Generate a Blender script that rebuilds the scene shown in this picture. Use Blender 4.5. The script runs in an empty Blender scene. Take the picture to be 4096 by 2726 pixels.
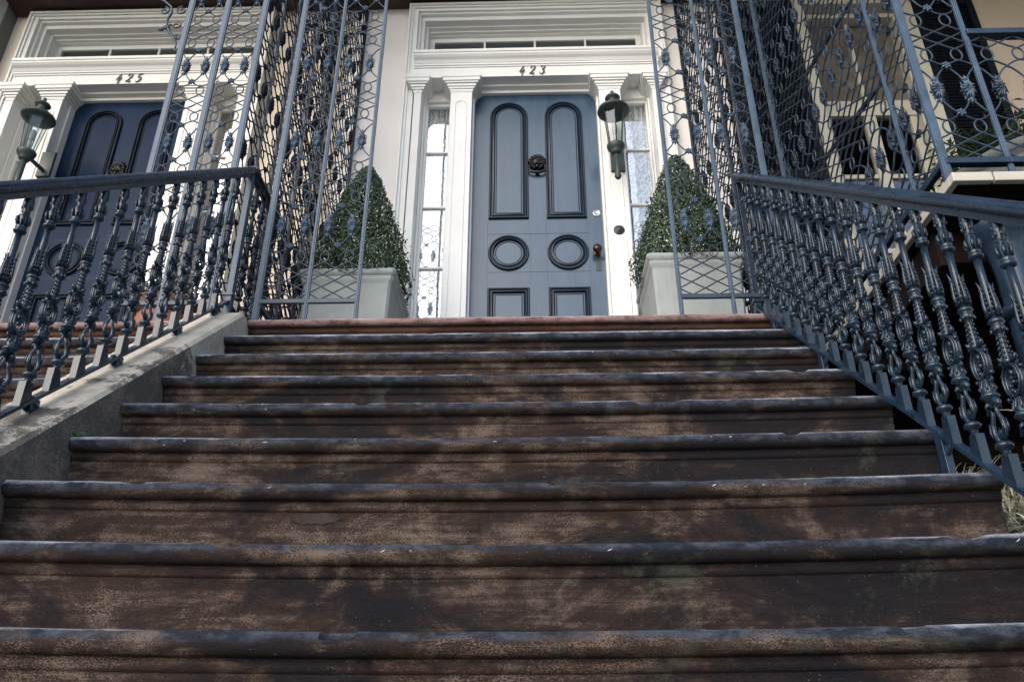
import bpy, math, random
from math import sin, cos, pi, radians, sqrt, atan2
from mathutils import Vector, Matrix, noise
random.seed(7)
S = bpy.context.scene
COL = S.collection

# ------------------------------------------------------------------ mesh builder
class MB:
    def __init__(s): s.v=[]; s.f=[]; s.sm=[]
    def add(s, vs, fs, smooth=False, M=None):
        b=len(s.v)
        for p in vs:
            p=Vector(p)
            if M is not None: p=M@p
            s.v.append(p[:])
        for f in fs: s.f.append([b+i for i in f]); s.sm.append(smooth)
        return s
    def box(s,x0,x1,y0,y1,z0,z1,M=None):
        vs=[(x0,y0,z0),(x1,y0,z0),(x1,y1,z0),(x0,y1,z0),(x0,y0,z1),(x1,y0,z1),(x1,y1,z1),(x0,y1,z1)]
        return s.add(vs,[(0,3,2,1),(4,5,6,7),(0,1,5,4),(1,2,6,5),(2,3,7,6),(3,0,4,7)],False,M)
    def lathe(s,prof,n=16,M=None,smooth=True,flute=0,fa=0.0):
        vs=[];fs=[]
        for (r,z) in prof:
            for i in range(n):
                a=2*pi*i/n
                rr=r*(1+(fa*(1 if i%2 else -1) if flute else 0))
                vs.append((rr*cos(a),rr*sin(a),z))
        m=len(prof)
        for j in range(m-1):
            for i in range(n):
                k=(i+1)%n
                fs.append((j*n+i,j*n+k,(j+1)*n+k,(j+1)*n+i))
        fs.append(tuple(range(n))[::-1]); fs.append(tuple((m-1)*n+i for i in range(n)))
        return s.add(vs,fs,smooth,M)
    def tube(s,pts,r=.003,n=5,M=None,closed=False,caps=True):
        pts=[Vector(p) for p in pts]; N=len(pts); vs=[];fs=[]
        up=None
        for i,p in enumerate(pts):
            if closed: t=pts[(i+1)%N]-pts[i-1]
            else: t=pts[min(i+1,N-1)]-pts[max(i-1,0)]
            if t.length<1e-9: t=Vector((0,0,1))
            t.normalize()
            if up is None:
                up=Vector((0,1,0)) if abs(t.y)<.9 else Vector((1,0,0))
            a=t.cross(up)
            if a.length<1e-4: a=t.cross(Vector((1,0.3,0.2)))
            a.normalize(); b=a.cross(t).normalized(); up=b
            rr=r[i] if isinstance(r,(list,tuple)) else r
            for k in range(n):
                an=2*pi*k/n
                vs.append(p+a*(rr*cos(an))+b*(rr*sin(an)))
        R=N if closed else N-1
        for j in range(R):
            q=(j+1)%N
            for k in range(n):
                l=(k+1)%n
                fs.append((j*n+k,q*n+k,q*n+l,j*n+l))
        if caps and not closed:
            fs.append(tuple(range(n))); fs.append(tuple((N-1)*n+k for k in range(n))[::-1])
        return s.add(vs,fs,True,M)
    def ball(s,c,r,n=8,m=5,M=None):
        rx,ry,rz=r if isinstance(r,(tuple,list)) else (r,r,r)
        vs=[(c[0],c[1],c[2]-rz)]
        for j in range(1,m):
            t=-pi/2+pi*j/m
            for i in range(n):
                a=2*pi*i/n
                vs.append((c[0]+rx*cos(t)*cos(a),c[1]+ry*cos(t)*sin(a),c[2]+rz*sin(t)))
        vs.append((c[0],c[1],c[2]+rz)); fs=[]
        for i in range(n): fs.append((0,1+(i+1)%n,1+i))
        for j in range(m-2):
            for i in range(n):
                k=(i+1)%n; fs.append((1+j*n+i,1+j*n+k,1+(j+1)*n+k,1+(j+1)*n+i))
        L=len(vs)-1;b=1+(m-2)*n
        for i in range(n): fs.append((b+i,b+(i+1)%n,L))
        return s.add(vs,fs,True,M)
    def sweepx(s,prof,x0,x1,nx=1,fn=None,smooth=False,M=None,cap=True):
        """closed profile in (y,z) swept along x"""
        m=len(prof); vs=[];fs=[]
        for i in range(nx+1):
            x=x0+(x1-x0)*i/nx
            for j,(y,z) in enumerate(prof):
                vs.append(fn(x,y,z,j) if fn else (x,y,z))
        for i in range(nx):
            for j in range(m):
                k=(j+1)%m
                fs.append((i*m+j,i*m+k,(i+1)*m+k,(i+1)*m+j))
        if cap: fs.append(tuple(range(m))[::-1]); fs.append(tuple(nx*m+j for j in range(m)))
        return s.add(vs,fs,smooth,M)
    def loopmould(s,path,prof,M=None,smooth=True):
        """closed 2D path (x,z), profile list (inset, out) ; out is towards -y"""
        N=len(path); m=len(prof); vs=[];fs=[]
        ctr=Vector((sum(p[0] for p in path)/N,sum(p[1] for p in path)/N))
        for i in range(N):
            p=Vector(path[i]);a=Vector(path[i-1]);b=Vector(path[(i+1)%N])
            d1=(p-a).normalized();d2=(b-p).normalized()
            n1=Vector((-d1.y,d1.x));n2=Vector((-d2.y,d2.x))
            nn=(n1+n2); nn/= max(.3,nn.length_squared/2) if nn.length>0 else 1
            for (ins,out) in prof:
                q=p+nn*ins
                vs.append((q.x,-out,q.y))
        for i in range(N):
            q=(i+1)%N
            for j in range(m-1):
                fs.append((i*m+j,i*m+j+1,q*m+j+1,q*m+j))
        return s.add(vs,fs,smooth,M)
    def mesh(s,name,mat):
        me=bpy.data.meshes.new(name); me.from_pydata(s.v,[],s.f); me.validate()
        if len(me.polygons)==len(s.sm): me.polygons.foreach_set('use_smooth',s.sm)
        if mat: me.materials.append(mat)
        me.update(); return me
    def build(s,name,mat,parent=None,loc=(0,0,0),bevel=0,sharp=None):
        o=bpy.data.objects.new(name,s.mesh(name,mat)); COL.objects.link(o)
        o.location=loc
        if parent: o.parent=parent
        if bevel:
            b=o.modifiers.new('b','BEVEL'); b.width=bevel; b.segments=2; b.limit_method='ANGLE'; b.angle_limit=radians(40)
        if sharp: o.data.set_sharp_from_angle(angle=radians(sharp))
        return o
def inst(name,me,parent=None,loc=(0,0,0),rot=(0,0,0),sc=(1,1,1)):
    o=bpy.data.objects.new(name,me); COL.objects.link(o); o.location=loc; o.rotation_euler=rot; o.scale=sc
    if parent: o.parent=parent
    return o
def tag(o,label=None,cat=None,group=None,kind=None):
    if label: o['label']=label
    if cat: o['category']=cat
    if group: o['group']=group
    if kind: o['kind']=kind
    return o
def thing(name,loc,label,cat,group=None):
    o=bpy.data.objects.new(name,None); COL.objects.link(o); o.location=loc; o.empty_display_size=.1
    return tag(o,label,cat,group)
def T(x,y,z): return Matrix.Translation((x,y,z))
def R(a,ax): return Matrix.Rotation(a,4,ax)

# ------------------------------------------------------------------ materials
class NT:
    def __init__(s,name):
        s.m=bpy.data.materials.new(name); s.m.use_nodes=True; s.t=s.m.node_tree; s.t.nodes.clear()
        s.out=s.n('ShaderNodeOutputMaterial'); s.p=s.n('ShaderNodeBsdfPrincipled'); s.l(s.p.outputs[0],s.out.inputs[0])
    def n(s,t,**k):
        q=s.t.nodes.new(t)
        for a,b in k.items():
            if a.startswith('i_'): q.inputs[a[2:].replace('_',' ')].default_value=b
            else: setattr(q,a,b)
        return q
    def l(s,a,b): s.t.links.new(a,b)
    def co(s,kind='Object',sc=(1,1,1),loc=(0,0,0)):
        c=s.n('ShaderNodeTexCoord'); m=s.n('ShaderNodeMapping'); m.inputs['Scale'].default_value=sc; m.inputs['Location'].default_value=loc
        s.l(c.outputs[kind],m.inputs[0]); return m.outputs[0]
    def pos(s,sc=(1,1,1),loc=(0,0,0)):
        c=s.n('ShaderNodeNewGeometry'); m=s.n('ShaderNodeMapping'); m.inputs['Scale'].default_value=sc; m.inputs['Location'].default_value=loc
        s.l(c.outputs['Position'],m.inputs[0]); return m.outputs[0]
    def noise(s,v,scale,det=4,rough=.6,dist=0):
        q=s.n('ShaderNodeTexNoise'); q.inputs['Scale'].default_value=scale; q.inputs['Detail'].default_value=det; q.inputs['Roughness'].default_value=rough; q.inputs['Distortion'].default_value=dist
        s.l(v,q.inputs['Vector']); return q.outputs['Fac']
    def ramp(s,f,stops,interp='LINEAR'):
        q=s.n('ShaderNodeValToRGB'); q.color_ramp.interpolation=interp; e=q.color_ramp.elements
        while len(e)>1: e.remove(e[0])
        for i,(p,c) in enumerate(stops):
            if len(c)==3: c=(*c,1)
            if i==0: e[0].position=p;e[0].color=c
            else:
                x=e.new(p);x.color=c
        s.l(f,q.inputs[0]); return q.outputs[0]
    def mask(s,f,a,b): return s.ramp(f,[(a,(0,0,0)),(b,(1,1,1))])
    def mix(s,fac,a,b,mode='MIX'):
        q=s.n('ShaderNodeMix',data_type='RGBA',blend_type=mode)
        for i,x in ((0,fac),(6,a),(7,b)):
            if isinstance(x,(int,float)): q.inputs[i].default_value=x
            elif isinstance(x,tuple): q.inputs[i].default_value=(*x,1) if len(x)==3 else x
            else: s.l(x,q.inputs[i])
        return q.outputs[2]
    def math(s,op,a,b=0.0):
        q=s.n('ShaderNodeMath',operation=op)
        for i,x in ((0,a),(1,b)):
            if isinstance(x,(int,float)): q.inputs[i].default_value=x
            else: s.l(x,q.inputs[i])
        return q.outputs[0]
    def bump(s,h,st=.3,d=.01):
        q=s.n('ShaderNodeBump'); q.inputs['Strength'].default_value=st; q.inputs['Distance'].default_value=d
        s.l(h,q.inputs['Height']); s.l(q.outputs[0],s.p.inputs['Normal']); return q
    def set(s,col=None,rough=None,**k):
        for nm,x in (('Base Color',col),('Roughness',rough)):
            if x is None: continue
            if isinstance(x,tuple): s.p.inputs[nm].default_value=(*x,1) if len(x)==3 else x
            elif isinstance(x,(int,float)): s.p.inputs[nm].default_value=x
            else: s.l(x,s.p.inputs[nm])
        for a,b in k.items(): s.p.inputs[a.replace('_',' ')].default_value=b
        return s.m

def paint(name,col,rough=.45,var=.12,bump=.15,scale=6,col2=None):
    t=NT(name); v=t.pos()
    n=t.noise(v,scale,5); n2=t.noise(v,90,3)
    c2=col2 or tuple(x*(1-var*2.2) for x in col)
    c=t.mix(t.mask(n,.35,.7),col,c2)
    t.bump(n2,bump,.002)
    return t.set(c,t.ramp(n,[(.3,(rough*.85,)*3),(.7,(min(1,rough*1.2),)*3)]))
def sepz(t,v):
    s=t.n('ShaderNodeSeparateXYZ'); t.l(v,s.inputs[0]); return s.outputs

def iron(name,base,rough,spec=.5,chip=.0):
    t=NT(name); v=t.pos()
    n=t.noise(v,140,4,.65); n2=t.noise(v,12,4)
    c=t.mix(t.mask(n2,.35,.65),base,tuple(min(1,x*1.5+.004) for x in base))
    c=t.mix(t.math('MULTIPLY',t.mask(n,.62,.7),.5),c,tuple(x*2.2+.03 for x in base))
    rn=t.noise(v,22,4)
    c=t.mix(t.math('MULTIPLY',t.mask(rn,.70,.76),.4),c,(.05,.035,.03))
    t.bump(n,.5,.0018)
    t.p.inputs['Specular IOR Level'].default_value=spec
    return t.set(c,t.ramp(n2,[(.3,(rough*.8,)*3),(.7,(min(1,rough*1.3),)*3)]))

M_post  = iron('slate blue iron paint',(.034,.058,.092),.40,.4)
M_wire  = iron('slate iron scrollwork paint',(.015,.027,.045),.38,.4)
M_wireshade = iron('side panel paint darkened for shade',(.005,.010,.019),.5,.25)  # same scrollwork paint, darkened: the shade on the side panels is in the colour
M_med   = iron('slate medallion paint',(.035,.060,.095),.42,.45)
M_bal   = iron('dark glossy iron paint',(.007,.017,.030),.20,.5)
M_rail  = iron('dark handrail paint',(.008,.019,.037),.27,.45)

def stone_step(name,top=False):
    t=NT(name)
    P=t.pos(); o=t.co('Object')
    zz=sepz(t,o)[2]       # local height in the step: 0 = tread level
    # base brownstone colour with fine horizontal tooling grain
    big=t.noise(t.pos((1,1,1.3)),1.7,5,.62,.4)
    mid=t.noise(t.pos((1,1,1.6),(3,1,2)),7,5,.65,.5)
    grain=t.noise(t.pos((230,330,560)),1.0,3,.8)
    strat=t.noise(t.pos((5,9,75)),1.0,4,.7)
    speck=t.noise(t.pos((80,120,160)),1.6,2,.6)
    if top:
        c=t.mix(mid,(.085,.033,.018),(.028,.014,.011))
    else:
        c=t.mix(mid,(.039,.0215,.0155),(.0150,.0108,.0106))
    tan=t.mask(t.math('ADD',t.math('MULTIPLY',mid,.60),t.math('ADD',t.math('MULTIPLY',grain,.95),t.math('MULTIPLY',strat,.30))),.92,1.03)
    c=t.mix(t.math('MULTIPLY',tan,.75 if not top else .3),c,(.21,.155,.122))
    # black damp stains
    big2=t.noise(t.pos((1.0,1,2.4),(7.3,2,1.1)),1.9,6,.68,.7)
    xb=t.math('MULTIPLY',sepz(t,P)[0],.045)
    dark=t.mask(t.math('ADD',t.math('ADD',t.math('MULTIPLY',big2,.8),xb),t.math('ADD',t.math('MULTIPLY',grain,.62),t.math('MULTIPLY',t.noise(t.pos((16,3,3.2)),1.0,4,.7),.10))),.735,.785)
    c=t.mix(t.math('MULTIPLY',dark,.93 if not top else .5),c,(.0038,.0046,.0080))
    mold=t.mask(t.noise(t.pos((1,1,1.5),(1.7,9,4)),5.5,5,.75,.6),.60,.68)
    c=t.mix(t.math('MULTIPLY',mold,.7),c,(.0030,.0034,.006))
    # green-grey algae blotches
    al=t.mask(t.noise(t.pos((1,1,1),(5,2,8)),5.2,6,.75),.58,.66)
    c=t.mix(t.math('MULTIPLY',al,.38),c,(.075,.088,.064))
    c=t.mix(t.math('MULTIPLY',t.mask(speck,.70,.76),.6),c,(.22,.19,.17))
    # weathered tread lip (grey wear, with the top highlight put into its colour)
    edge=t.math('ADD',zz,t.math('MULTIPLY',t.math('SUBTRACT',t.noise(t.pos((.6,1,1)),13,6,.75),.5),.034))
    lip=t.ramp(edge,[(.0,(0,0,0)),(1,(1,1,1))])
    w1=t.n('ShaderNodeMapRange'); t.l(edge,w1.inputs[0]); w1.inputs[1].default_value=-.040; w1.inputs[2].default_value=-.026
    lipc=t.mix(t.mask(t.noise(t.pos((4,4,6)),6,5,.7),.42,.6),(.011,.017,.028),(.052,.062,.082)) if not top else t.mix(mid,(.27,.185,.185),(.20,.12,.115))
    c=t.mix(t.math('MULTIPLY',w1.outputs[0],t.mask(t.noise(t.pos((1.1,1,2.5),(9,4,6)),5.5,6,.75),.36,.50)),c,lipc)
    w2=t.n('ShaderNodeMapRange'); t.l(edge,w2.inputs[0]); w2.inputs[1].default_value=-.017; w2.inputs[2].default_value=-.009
    wear_and_highlight=t.math('MULTIPLY',w2.outputs[0],t.mask(t.noise(t.pos((1,1,1),(2,2,2)),3.4,6,.7),.38,.58))  # palest band at the very top: part wear, part painted highlight
    c=t.mix(wear_and_highlight,c,(.36,.37,.43) if not top else (.36,.29,.30))
    cr=t.noise(t.pos((2.2,1,16),(1,5,2)),2.2,6,.7,.8)
    crk=t.math('LESS_THAN',t.math('ABSOLUTE',t.math('SUBTRACT',cr,.5)),.006)
    crk=t.math('MULTIPLY',crk,t.mask(t.noise(t.pos((1,1,1),(8,1,1)),1.9,3),.48,.54))
    c=t.mix(t.math('MULTIPLY',crk,.9),c,(.006,.006,.008))
    # pale lichen spots on the lip
    vo=t.n('ShaderNodeTexVoronoi'); vo.inputs['Scale'].default_value=38; t.l(P,vo.inputs['Vector'])
    sp=t.math('MULTIPLY',t.math('LESS_THAN',vo.outputs['Distance'],.13),t.mask(t.noise(P,5,3),.58,.62))
    sp=t.math('MULTIPLY',sp,w1.outputs[0])
    c=t.mix(t.math('MULTIPLY',sp,.8),c,(.50,.48,.36))
    h=t.math('ADD',t.math('MULTIPLY',grain,1.1),t.math('ADD',t.math('MULTIPLY',mid,.8),t.math('MULTIPLY',speck,.5)))
    t.bump(h,.55,.006)
    t.p.inputs['Specular IOR Level'].default_value=.2
    return t.set(c,t.ramp(mid,[(.3,(.72,)*3),(.7,(.95,)*3)]))
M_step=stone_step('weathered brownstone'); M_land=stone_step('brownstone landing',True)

M_flake=paint('bare brown flaked stone',(.026,.0175,.0155),.85,.2,.3,30)
def cheekmat():
    t=NT('limewashed stone cheek'); P=t.pos()
    n=t.noise(P,3.6,8,.78,.5); f=t.noise(P,110,4,.75); m=t.noise(t.pos((1,1,1),(4,4,4)),9,5,.7)
    s=sepz(t,P)
    c=t.mix(t.mask(m,.4,.62),(.50,.455,.385),(.35,.325,.28))
    c=t.mix(t.math('MULTIPLY',t.mask(f,.5,.7),.5),c,(.62,.57,.44))
    # dirt climbs the lower part of the wall: dark stains low down
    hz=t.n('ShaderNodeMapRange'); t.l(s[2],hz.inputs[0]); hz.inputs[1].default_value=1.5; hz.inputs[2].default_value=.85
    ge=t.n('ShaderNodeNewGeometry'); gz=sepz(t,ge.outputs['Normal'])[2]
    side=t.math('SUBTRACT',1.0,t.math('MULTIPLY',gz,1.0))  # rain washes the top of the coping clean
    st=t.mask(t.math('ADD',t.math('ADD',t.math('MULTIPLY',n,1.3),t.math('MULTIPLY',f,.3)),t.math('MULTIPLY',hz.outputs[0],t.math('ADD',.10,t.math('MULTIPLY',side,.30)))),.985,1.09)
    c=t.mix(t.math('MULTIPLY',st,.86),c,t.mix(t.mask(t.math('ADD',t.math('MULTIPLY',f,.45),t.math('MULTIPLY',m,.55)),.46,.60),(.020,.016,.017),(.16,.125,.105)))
    t.bump(t.math('ADD',f,m),.5,.004)
    return t.set(c,.85)
M_cheek=cheekmat()
def stucco(name,a,b,sc=2.2):
    t=NT(name);P=t.pos(); n=t.noise(P,sc,5,.6); f=t.noise(P,160,3,.6); st=t.noise(t.pos((5,5,.5)),1.5,4)
    c=t.mix(t.mask(n,.3,.7),a,b); c=t.mix(t.math('MULTIPLY',t.mask(st,.55,.75),.25),c,tuple(x*.75 for x in b))
    t.bump(f,.35,.002); return t.set(c,.85)
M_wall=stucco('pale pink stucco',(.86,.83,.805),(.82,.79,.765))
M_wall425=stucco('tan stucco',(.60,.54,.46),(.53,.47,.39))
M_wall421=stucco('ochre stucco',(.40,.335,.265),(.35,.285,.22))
M_greystone=stucco('grey corner stone',(.17,.18,.175),(.10,.105,.105),3)
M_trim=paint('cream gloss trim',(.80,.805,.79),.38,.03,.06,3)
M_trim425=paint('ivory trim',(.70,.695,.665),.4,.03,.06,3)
M_trim421=paint('ivory trim darkened for shade',(.42,.40,.33),.45,.05,.08,3)  # ivory trim with porch shade and corner darkening put into the colour
def doormat(dk=1.0,nm='dark blue door paint'):
    t=NT(nm); n=t.noise(t.pos((6,6,.9)),2.2,5,.6,.6); f=t.noise(t.pos((90,90,7)),1.2,4,.65); m=t.noise(t.pos((1,1,1),(3,3,3)),5,4)
    c=t.mix(t.mask(n,.35,.68),(.016,.043,.080),(.030,.070,.115)); c=t.mix(t.math('MULTIPLY',t.mask(m,.5,.75),.5),c,(.040,.082,.125))
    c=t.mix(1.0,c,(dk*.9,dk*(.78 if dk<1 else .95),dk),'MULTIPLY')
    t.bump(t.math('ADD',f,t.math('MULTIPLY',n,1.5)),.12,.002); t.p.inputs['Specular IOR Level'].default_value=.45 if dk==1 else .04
    t.p.inputs['Coat Weight'].default_value=.4 if dk==1 else 0; t.p.inputs['Coat Roughness'].default_value=.22; t.p.inputs['Coat IOR'].default_value=1.7
    return t.set(c,t.ramp(n,[(.3,(.26,)*3),(.7,(.40,)*3)]))
M_door=doormat(); M_door425=doormat(.55,'door paint darkened for reflection')  # door 425 is darkened to stand in for the dim surroundings it reflects
M_mould=paint('dark blue moulding paint',(.008,.018,.036),.20,.1,.1,8)
M_mould.node_tree.nodes['Principled BSDF'].inputs['Specular IOR Level'].default_value=.3
M_mould425=paint('moulding paint darkened for reflection',(.005,.010,.020),.5,.1,.1,8); M_mould425.node_tree.nodes['Principled BSDF'].inputs['Specular IOR Level'].default_value=.12  # darkened along with its door, the dim reflection put into the colour
M_bronze=paint('dark bronze',(.010,.010,.011),.35,.3,.4,30,(.02,.018,.018)); M_bronze.node_tree.nodes['Principled BSDF'].inputs['Metallic'].default_value=.3
M_verd=paint('green grey painted metal',(.038,.055,.056),.45,.2,.2,14,(.035,.05,.05))
M_silver=paint('worn chrome',(.6,.6,.58),.25,.1,.1); M_silver.node_tree.nodes['Principled BSDF'].inputs['Metallic'].default_value=.9
M_num=paint('weathered grey green numeral',(.10,.12,.105),.5,.25,.2,30)
M_black=paint('black shutter paint',(.006,.009,.015),.5,.2,.1)
M_soffit=paint('red brown boarded soffit',(.055,.025,.020),.6,.2,.2)
M_timber=paint('dark stained deck timber',(.016,.011,.009),.8,.25,.5,4,(.008,.006,.006))
M_basement=stucco('red brown basement stucco',(.050,.026,.022),(.030,.018,.017),3)
M_timber.node_tree.nodes['Principled BSDF'].inputs['Specular IOR Level'].default_value=.1
M_fascia=paint('weathered pale deck board',(.48,.45,.39),.65,.1,.4,5)
M_dark=paint('dark interior',(.008,.009,.012),.9,0,0)
M_pavement=stucco('worn grey pavement',(.20,.195,.185),(.13,.13,.125),1.3)
M_soil=paint('dark soil',(.018,.013,.010),.95,.3,1,20)
def concrete(name,a,b):
    t=NT(name);P=t.pos(); n=t.noise(P,5,6,.7,.3); f=t.noise(P,70,4,.6)
    st=t.mask(t.noise(t.pos((9,9,1.2)),1.3,4,.6),.52,.75)
    c=t.mix(t.mask(n,.3,.7),a,b); c=t.mix(t.math('MULTIPLY',st,.35),c,(.20,.20,.17)); c=t.mix(t.math('MULTIPLY',t.mask(f,.6,.8),.4),c,(.55,.56,.53))
    t.bump(t.math('ADD',f,n),.3,.003); return t.set(c,.8)
M_conc=concrete('grey cast stone',(.34,.37,.365),(.27,.30,.30))
M_urn=concrete('weathered grey urn',(.20,.215,.21),(.13,.145,.14))
M_black.node_tree.nodes['Principled BSDF'].inputs['Specular IOR Level'].default_value=.1
M_terra=paint('terracotta',(.24,.115,.085),.7,.15,.4,7,(.30,.13,.095))
M_rust=paint('rusty terracotta rim',(.16,.06,.035),.8,.3,.6,16)
def leafmat(name,a,b,cc,rough=.35,hue=.0):
    t=NT(name)
    oi=t.n('ShaderNodeNewGeometry'); r=oi.outputs['Random Per Island']
    c=t.ramp(r,[(0,a),(.45,b),(.88,cc),(1,tuple(x*1.5 for x in cc))])
    t.p.inputs['Specular IOR Level'].default_value=.5
    t.p.inputs['Subsurface Weight'].default_value=.0
    return t.set(c,rough)
M_box=leafmat('boxwood leaf',(.010,.028,.015),(.022,.055,.024),(.055,.095,.038),.48)
M_leaf=leafmat('green plant leaf',(.012,.035,.012),(.025,.065,.022),(.06,.11,.04),.4)
M_straw=leafmat('pale variegated blade',(.10,.14,.07),(.42,.40,.29),(.62,.58,.46),.6)
M_weed=leafmat('weed leaf',(.02,.06,.015),(.03,.09,.02),(.05,.13,.03),.5)
M_bark=paint('twig bark',(.07,.05,.035),.9,.3,.6,30)
def glassmat(name,refl=.5,tint=(.96,.97,.96)):
    m=bpy.data.materials.new(name); m.use_nodes=True; t=m.node_tree; t.nodes.clear()
    o=t.nodes.new('ShaderNodeOutputMaterial'); mx=t.nodes.new('ShaderNodeMixShader'); tr=t.nodes.new('ShaderNodeBsdfTransparent'); g=t.nodes.new('ShaderNodeBsdfGlossy')
    tr.inputs[0].default_value=(*tint,1); g.inputs['Roughness'].default_value=.015; g.inputs[0].default_value=(.92,.95,1,1)
    f=t.nodes.new('ShaderNodeFresnel'); gb=t.nodes.new('ShaderNodeNewGeometry'); io=t.nodes.new('ShaderNodeMapRange'); io.inputs[3].default_value=1.5; io.inputs[4].default_value=1/1.5; t.links.new(gb.outputs['Backfacing'],io.inputs[0]); t.links.new(io.outputs[0],f.inputs[0])
    a=t.nodes.new('ShaderNodeMath'); a.operation='MULTIPLY_ADD'; a.inputs[1].default_value=1.0; a.inputs[2].default_value=refl; a.use_clamp=True
    n=t.nodes.new('ShaderNodeTexNoise'); n.inputs['Scale'].default_value=7; b=t.nodes.new('ShaderNodeBump'); b.inputs['Strength'].default_value=.05; b.inputs['Distance'].default_value=.006
    ge=t.nodes.new('ShaderNodeNewGeometry'); t.links.new(ge.outputs['Position'],n.inputs['Vector']); t.links.new(n.outputs['Fac'],b.inputs['Height']); t.links.new(b.outputs[0],g.inputs['Normal'])
    t.links.new(f.outputs[0],a.inputs[0]); t.links.new(a.outputs[0],mx.inputs[0]); t.links.new(tr.outputs[0],mx.inputs[1]); t.links.new(g.outputs[0],mx.inputs[2]); t.links.new(mx.outputs[0],o.inputs[0])
    return m
M_glass=glassmat('old window glass',.12); M_glassd=glassmat('dim window glass',.05,(.8,.82,.82)); M_lampglass=glassmat('lantern glass',.02,(.85,.9,.9))
def reflection_pattern():  # white curtain; its grey pattern stands in for ironwork reflected in the glass
    t=NT('white curtain with reflection pattern'); P=t.pos((1,.2,1))
    v=t.n('ShaderNodeTexVoronoi'); v.feature='DISTANCE_TO_EDGE'; v.inputs['Scale'].default_value=26; t.l(P,v.inputs['Vector'])
    n=t.noise(t.pos((1,1,1)),14,4,.6,1.5)
    c=t.mix(t.mask(v.outputs['Distance'],.03,.09),(.40,.42,.45),(.92,.93,.95)); c=t.mix(t.math('MULTIPLY',t.mask(n,.52,.6),.5),c,(.42,.44,.47))
    return t.set(c,.9)
M_curtain=reflection_pattern()
M_bulb=paint('dusty lamp mantle',(.30,.30,.24),.6,.2,.2)
M_curtain2=paint('brown curtain',(.42,.34,.27),.9,.2,.2)

# ------------------------------------------------------------------ layout constants
RISE=.19; RUN=.215; Y0=1.38; Z0=.162
XL,XR=-1.258,1.085
SAG={-2:.02,-1:.02,0:.02,1:.02,2:.018,3:.014,4:.010,5:.007,6:.004,7:.002}
def stepY(i): return Y0+RUN*i
def stepZ(i): return Z0+RISE*i+SAG.get(i,0)
YD=4.43
ZL=stepZ(8)
C423=.045; C425=-2.92

# ------------------------------------------------------------------ staircases
sag={-2:.02,-1:.02,0:.02,1:.02,2:.018,3:.014,4:.010,5:.007,6:.004,7:.002}
def step_mesh(i,w0,w1,depth,mat,seed,chips=()):
    # profile (y,z) starting at the tread back; nosing faces -y ; origin on nosing front / tread level
    nr=.021
    pr=[(depth,0.0),(.14,0.0),(.08,0.0),(.045,0.0),(.028,-.0002)]
    for k in range(0,11):
        a=radians(90+18*k)          # half round nosing
        pr.append((nr+nr*cos(a)*1.0, -nr+nr*sin(a)))
    pr+= [(nr+.004,-2*nr-.001),(nr+.004,-2*nr-.004)]
    pr+= [(nr+.0055,-2*nr-.007),(nr+.0040,-2*nr-.012),(nr+.0055,-2*nr-.018),(nr+.008,-2*nr-.022),(nr+.012,-2*nr-.024)]
    zb=-RISE-.004
    for k in range(1,9): pr.append((nr+.014+.002*(k/8),-2*nr-.026+(zb+2*nr+.026)*k/8))
    pr.append((depth,zb))
    sg=sag.get(i,0)
    def fn(x,y,z,j):
        u=(x-(w0+w1)/2)/((w1-w0)/2)
        dz=-sg*(1-u*u)
        p=Vector((x*1.0,y*3+seed*3.1,z*3+i))
        nn=noise.noise(Vector((x*4,seed*7+i*3.3,z*12)))*.35+noise.noise(Vector((x*23,seed*5+i,z*60+y*40)))*.3
        amp=.0032 if -.045<z<=.0005 and y<.05 else .0018
        oy=nn*amp; oz=0
        if y<.05 and z>-.02:
            oz=-abs(noise.noise(Vector((x*5+seed,i*4.1,0))))*.0016-max(0,noise.noise(Vector((x*14,i*2.7+seed,5)))-.4)*.008
        for (cx,cw,cd) in chips:
            if abs(x-cx)<cw and y<.035 and z>-.014:
                oz-=cd*(1 if abs(x-cx)<cw*.85 else .5); oy+=cd*.6
        if j in (len(pr)-1,0): oy=0
        return (x,y+oy,z+dz+oz)
    nx=int((w1-w0)/.0125)
    return MB().sweepx(pr,w0,w1,nx,fn,smooth=True)
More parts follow.
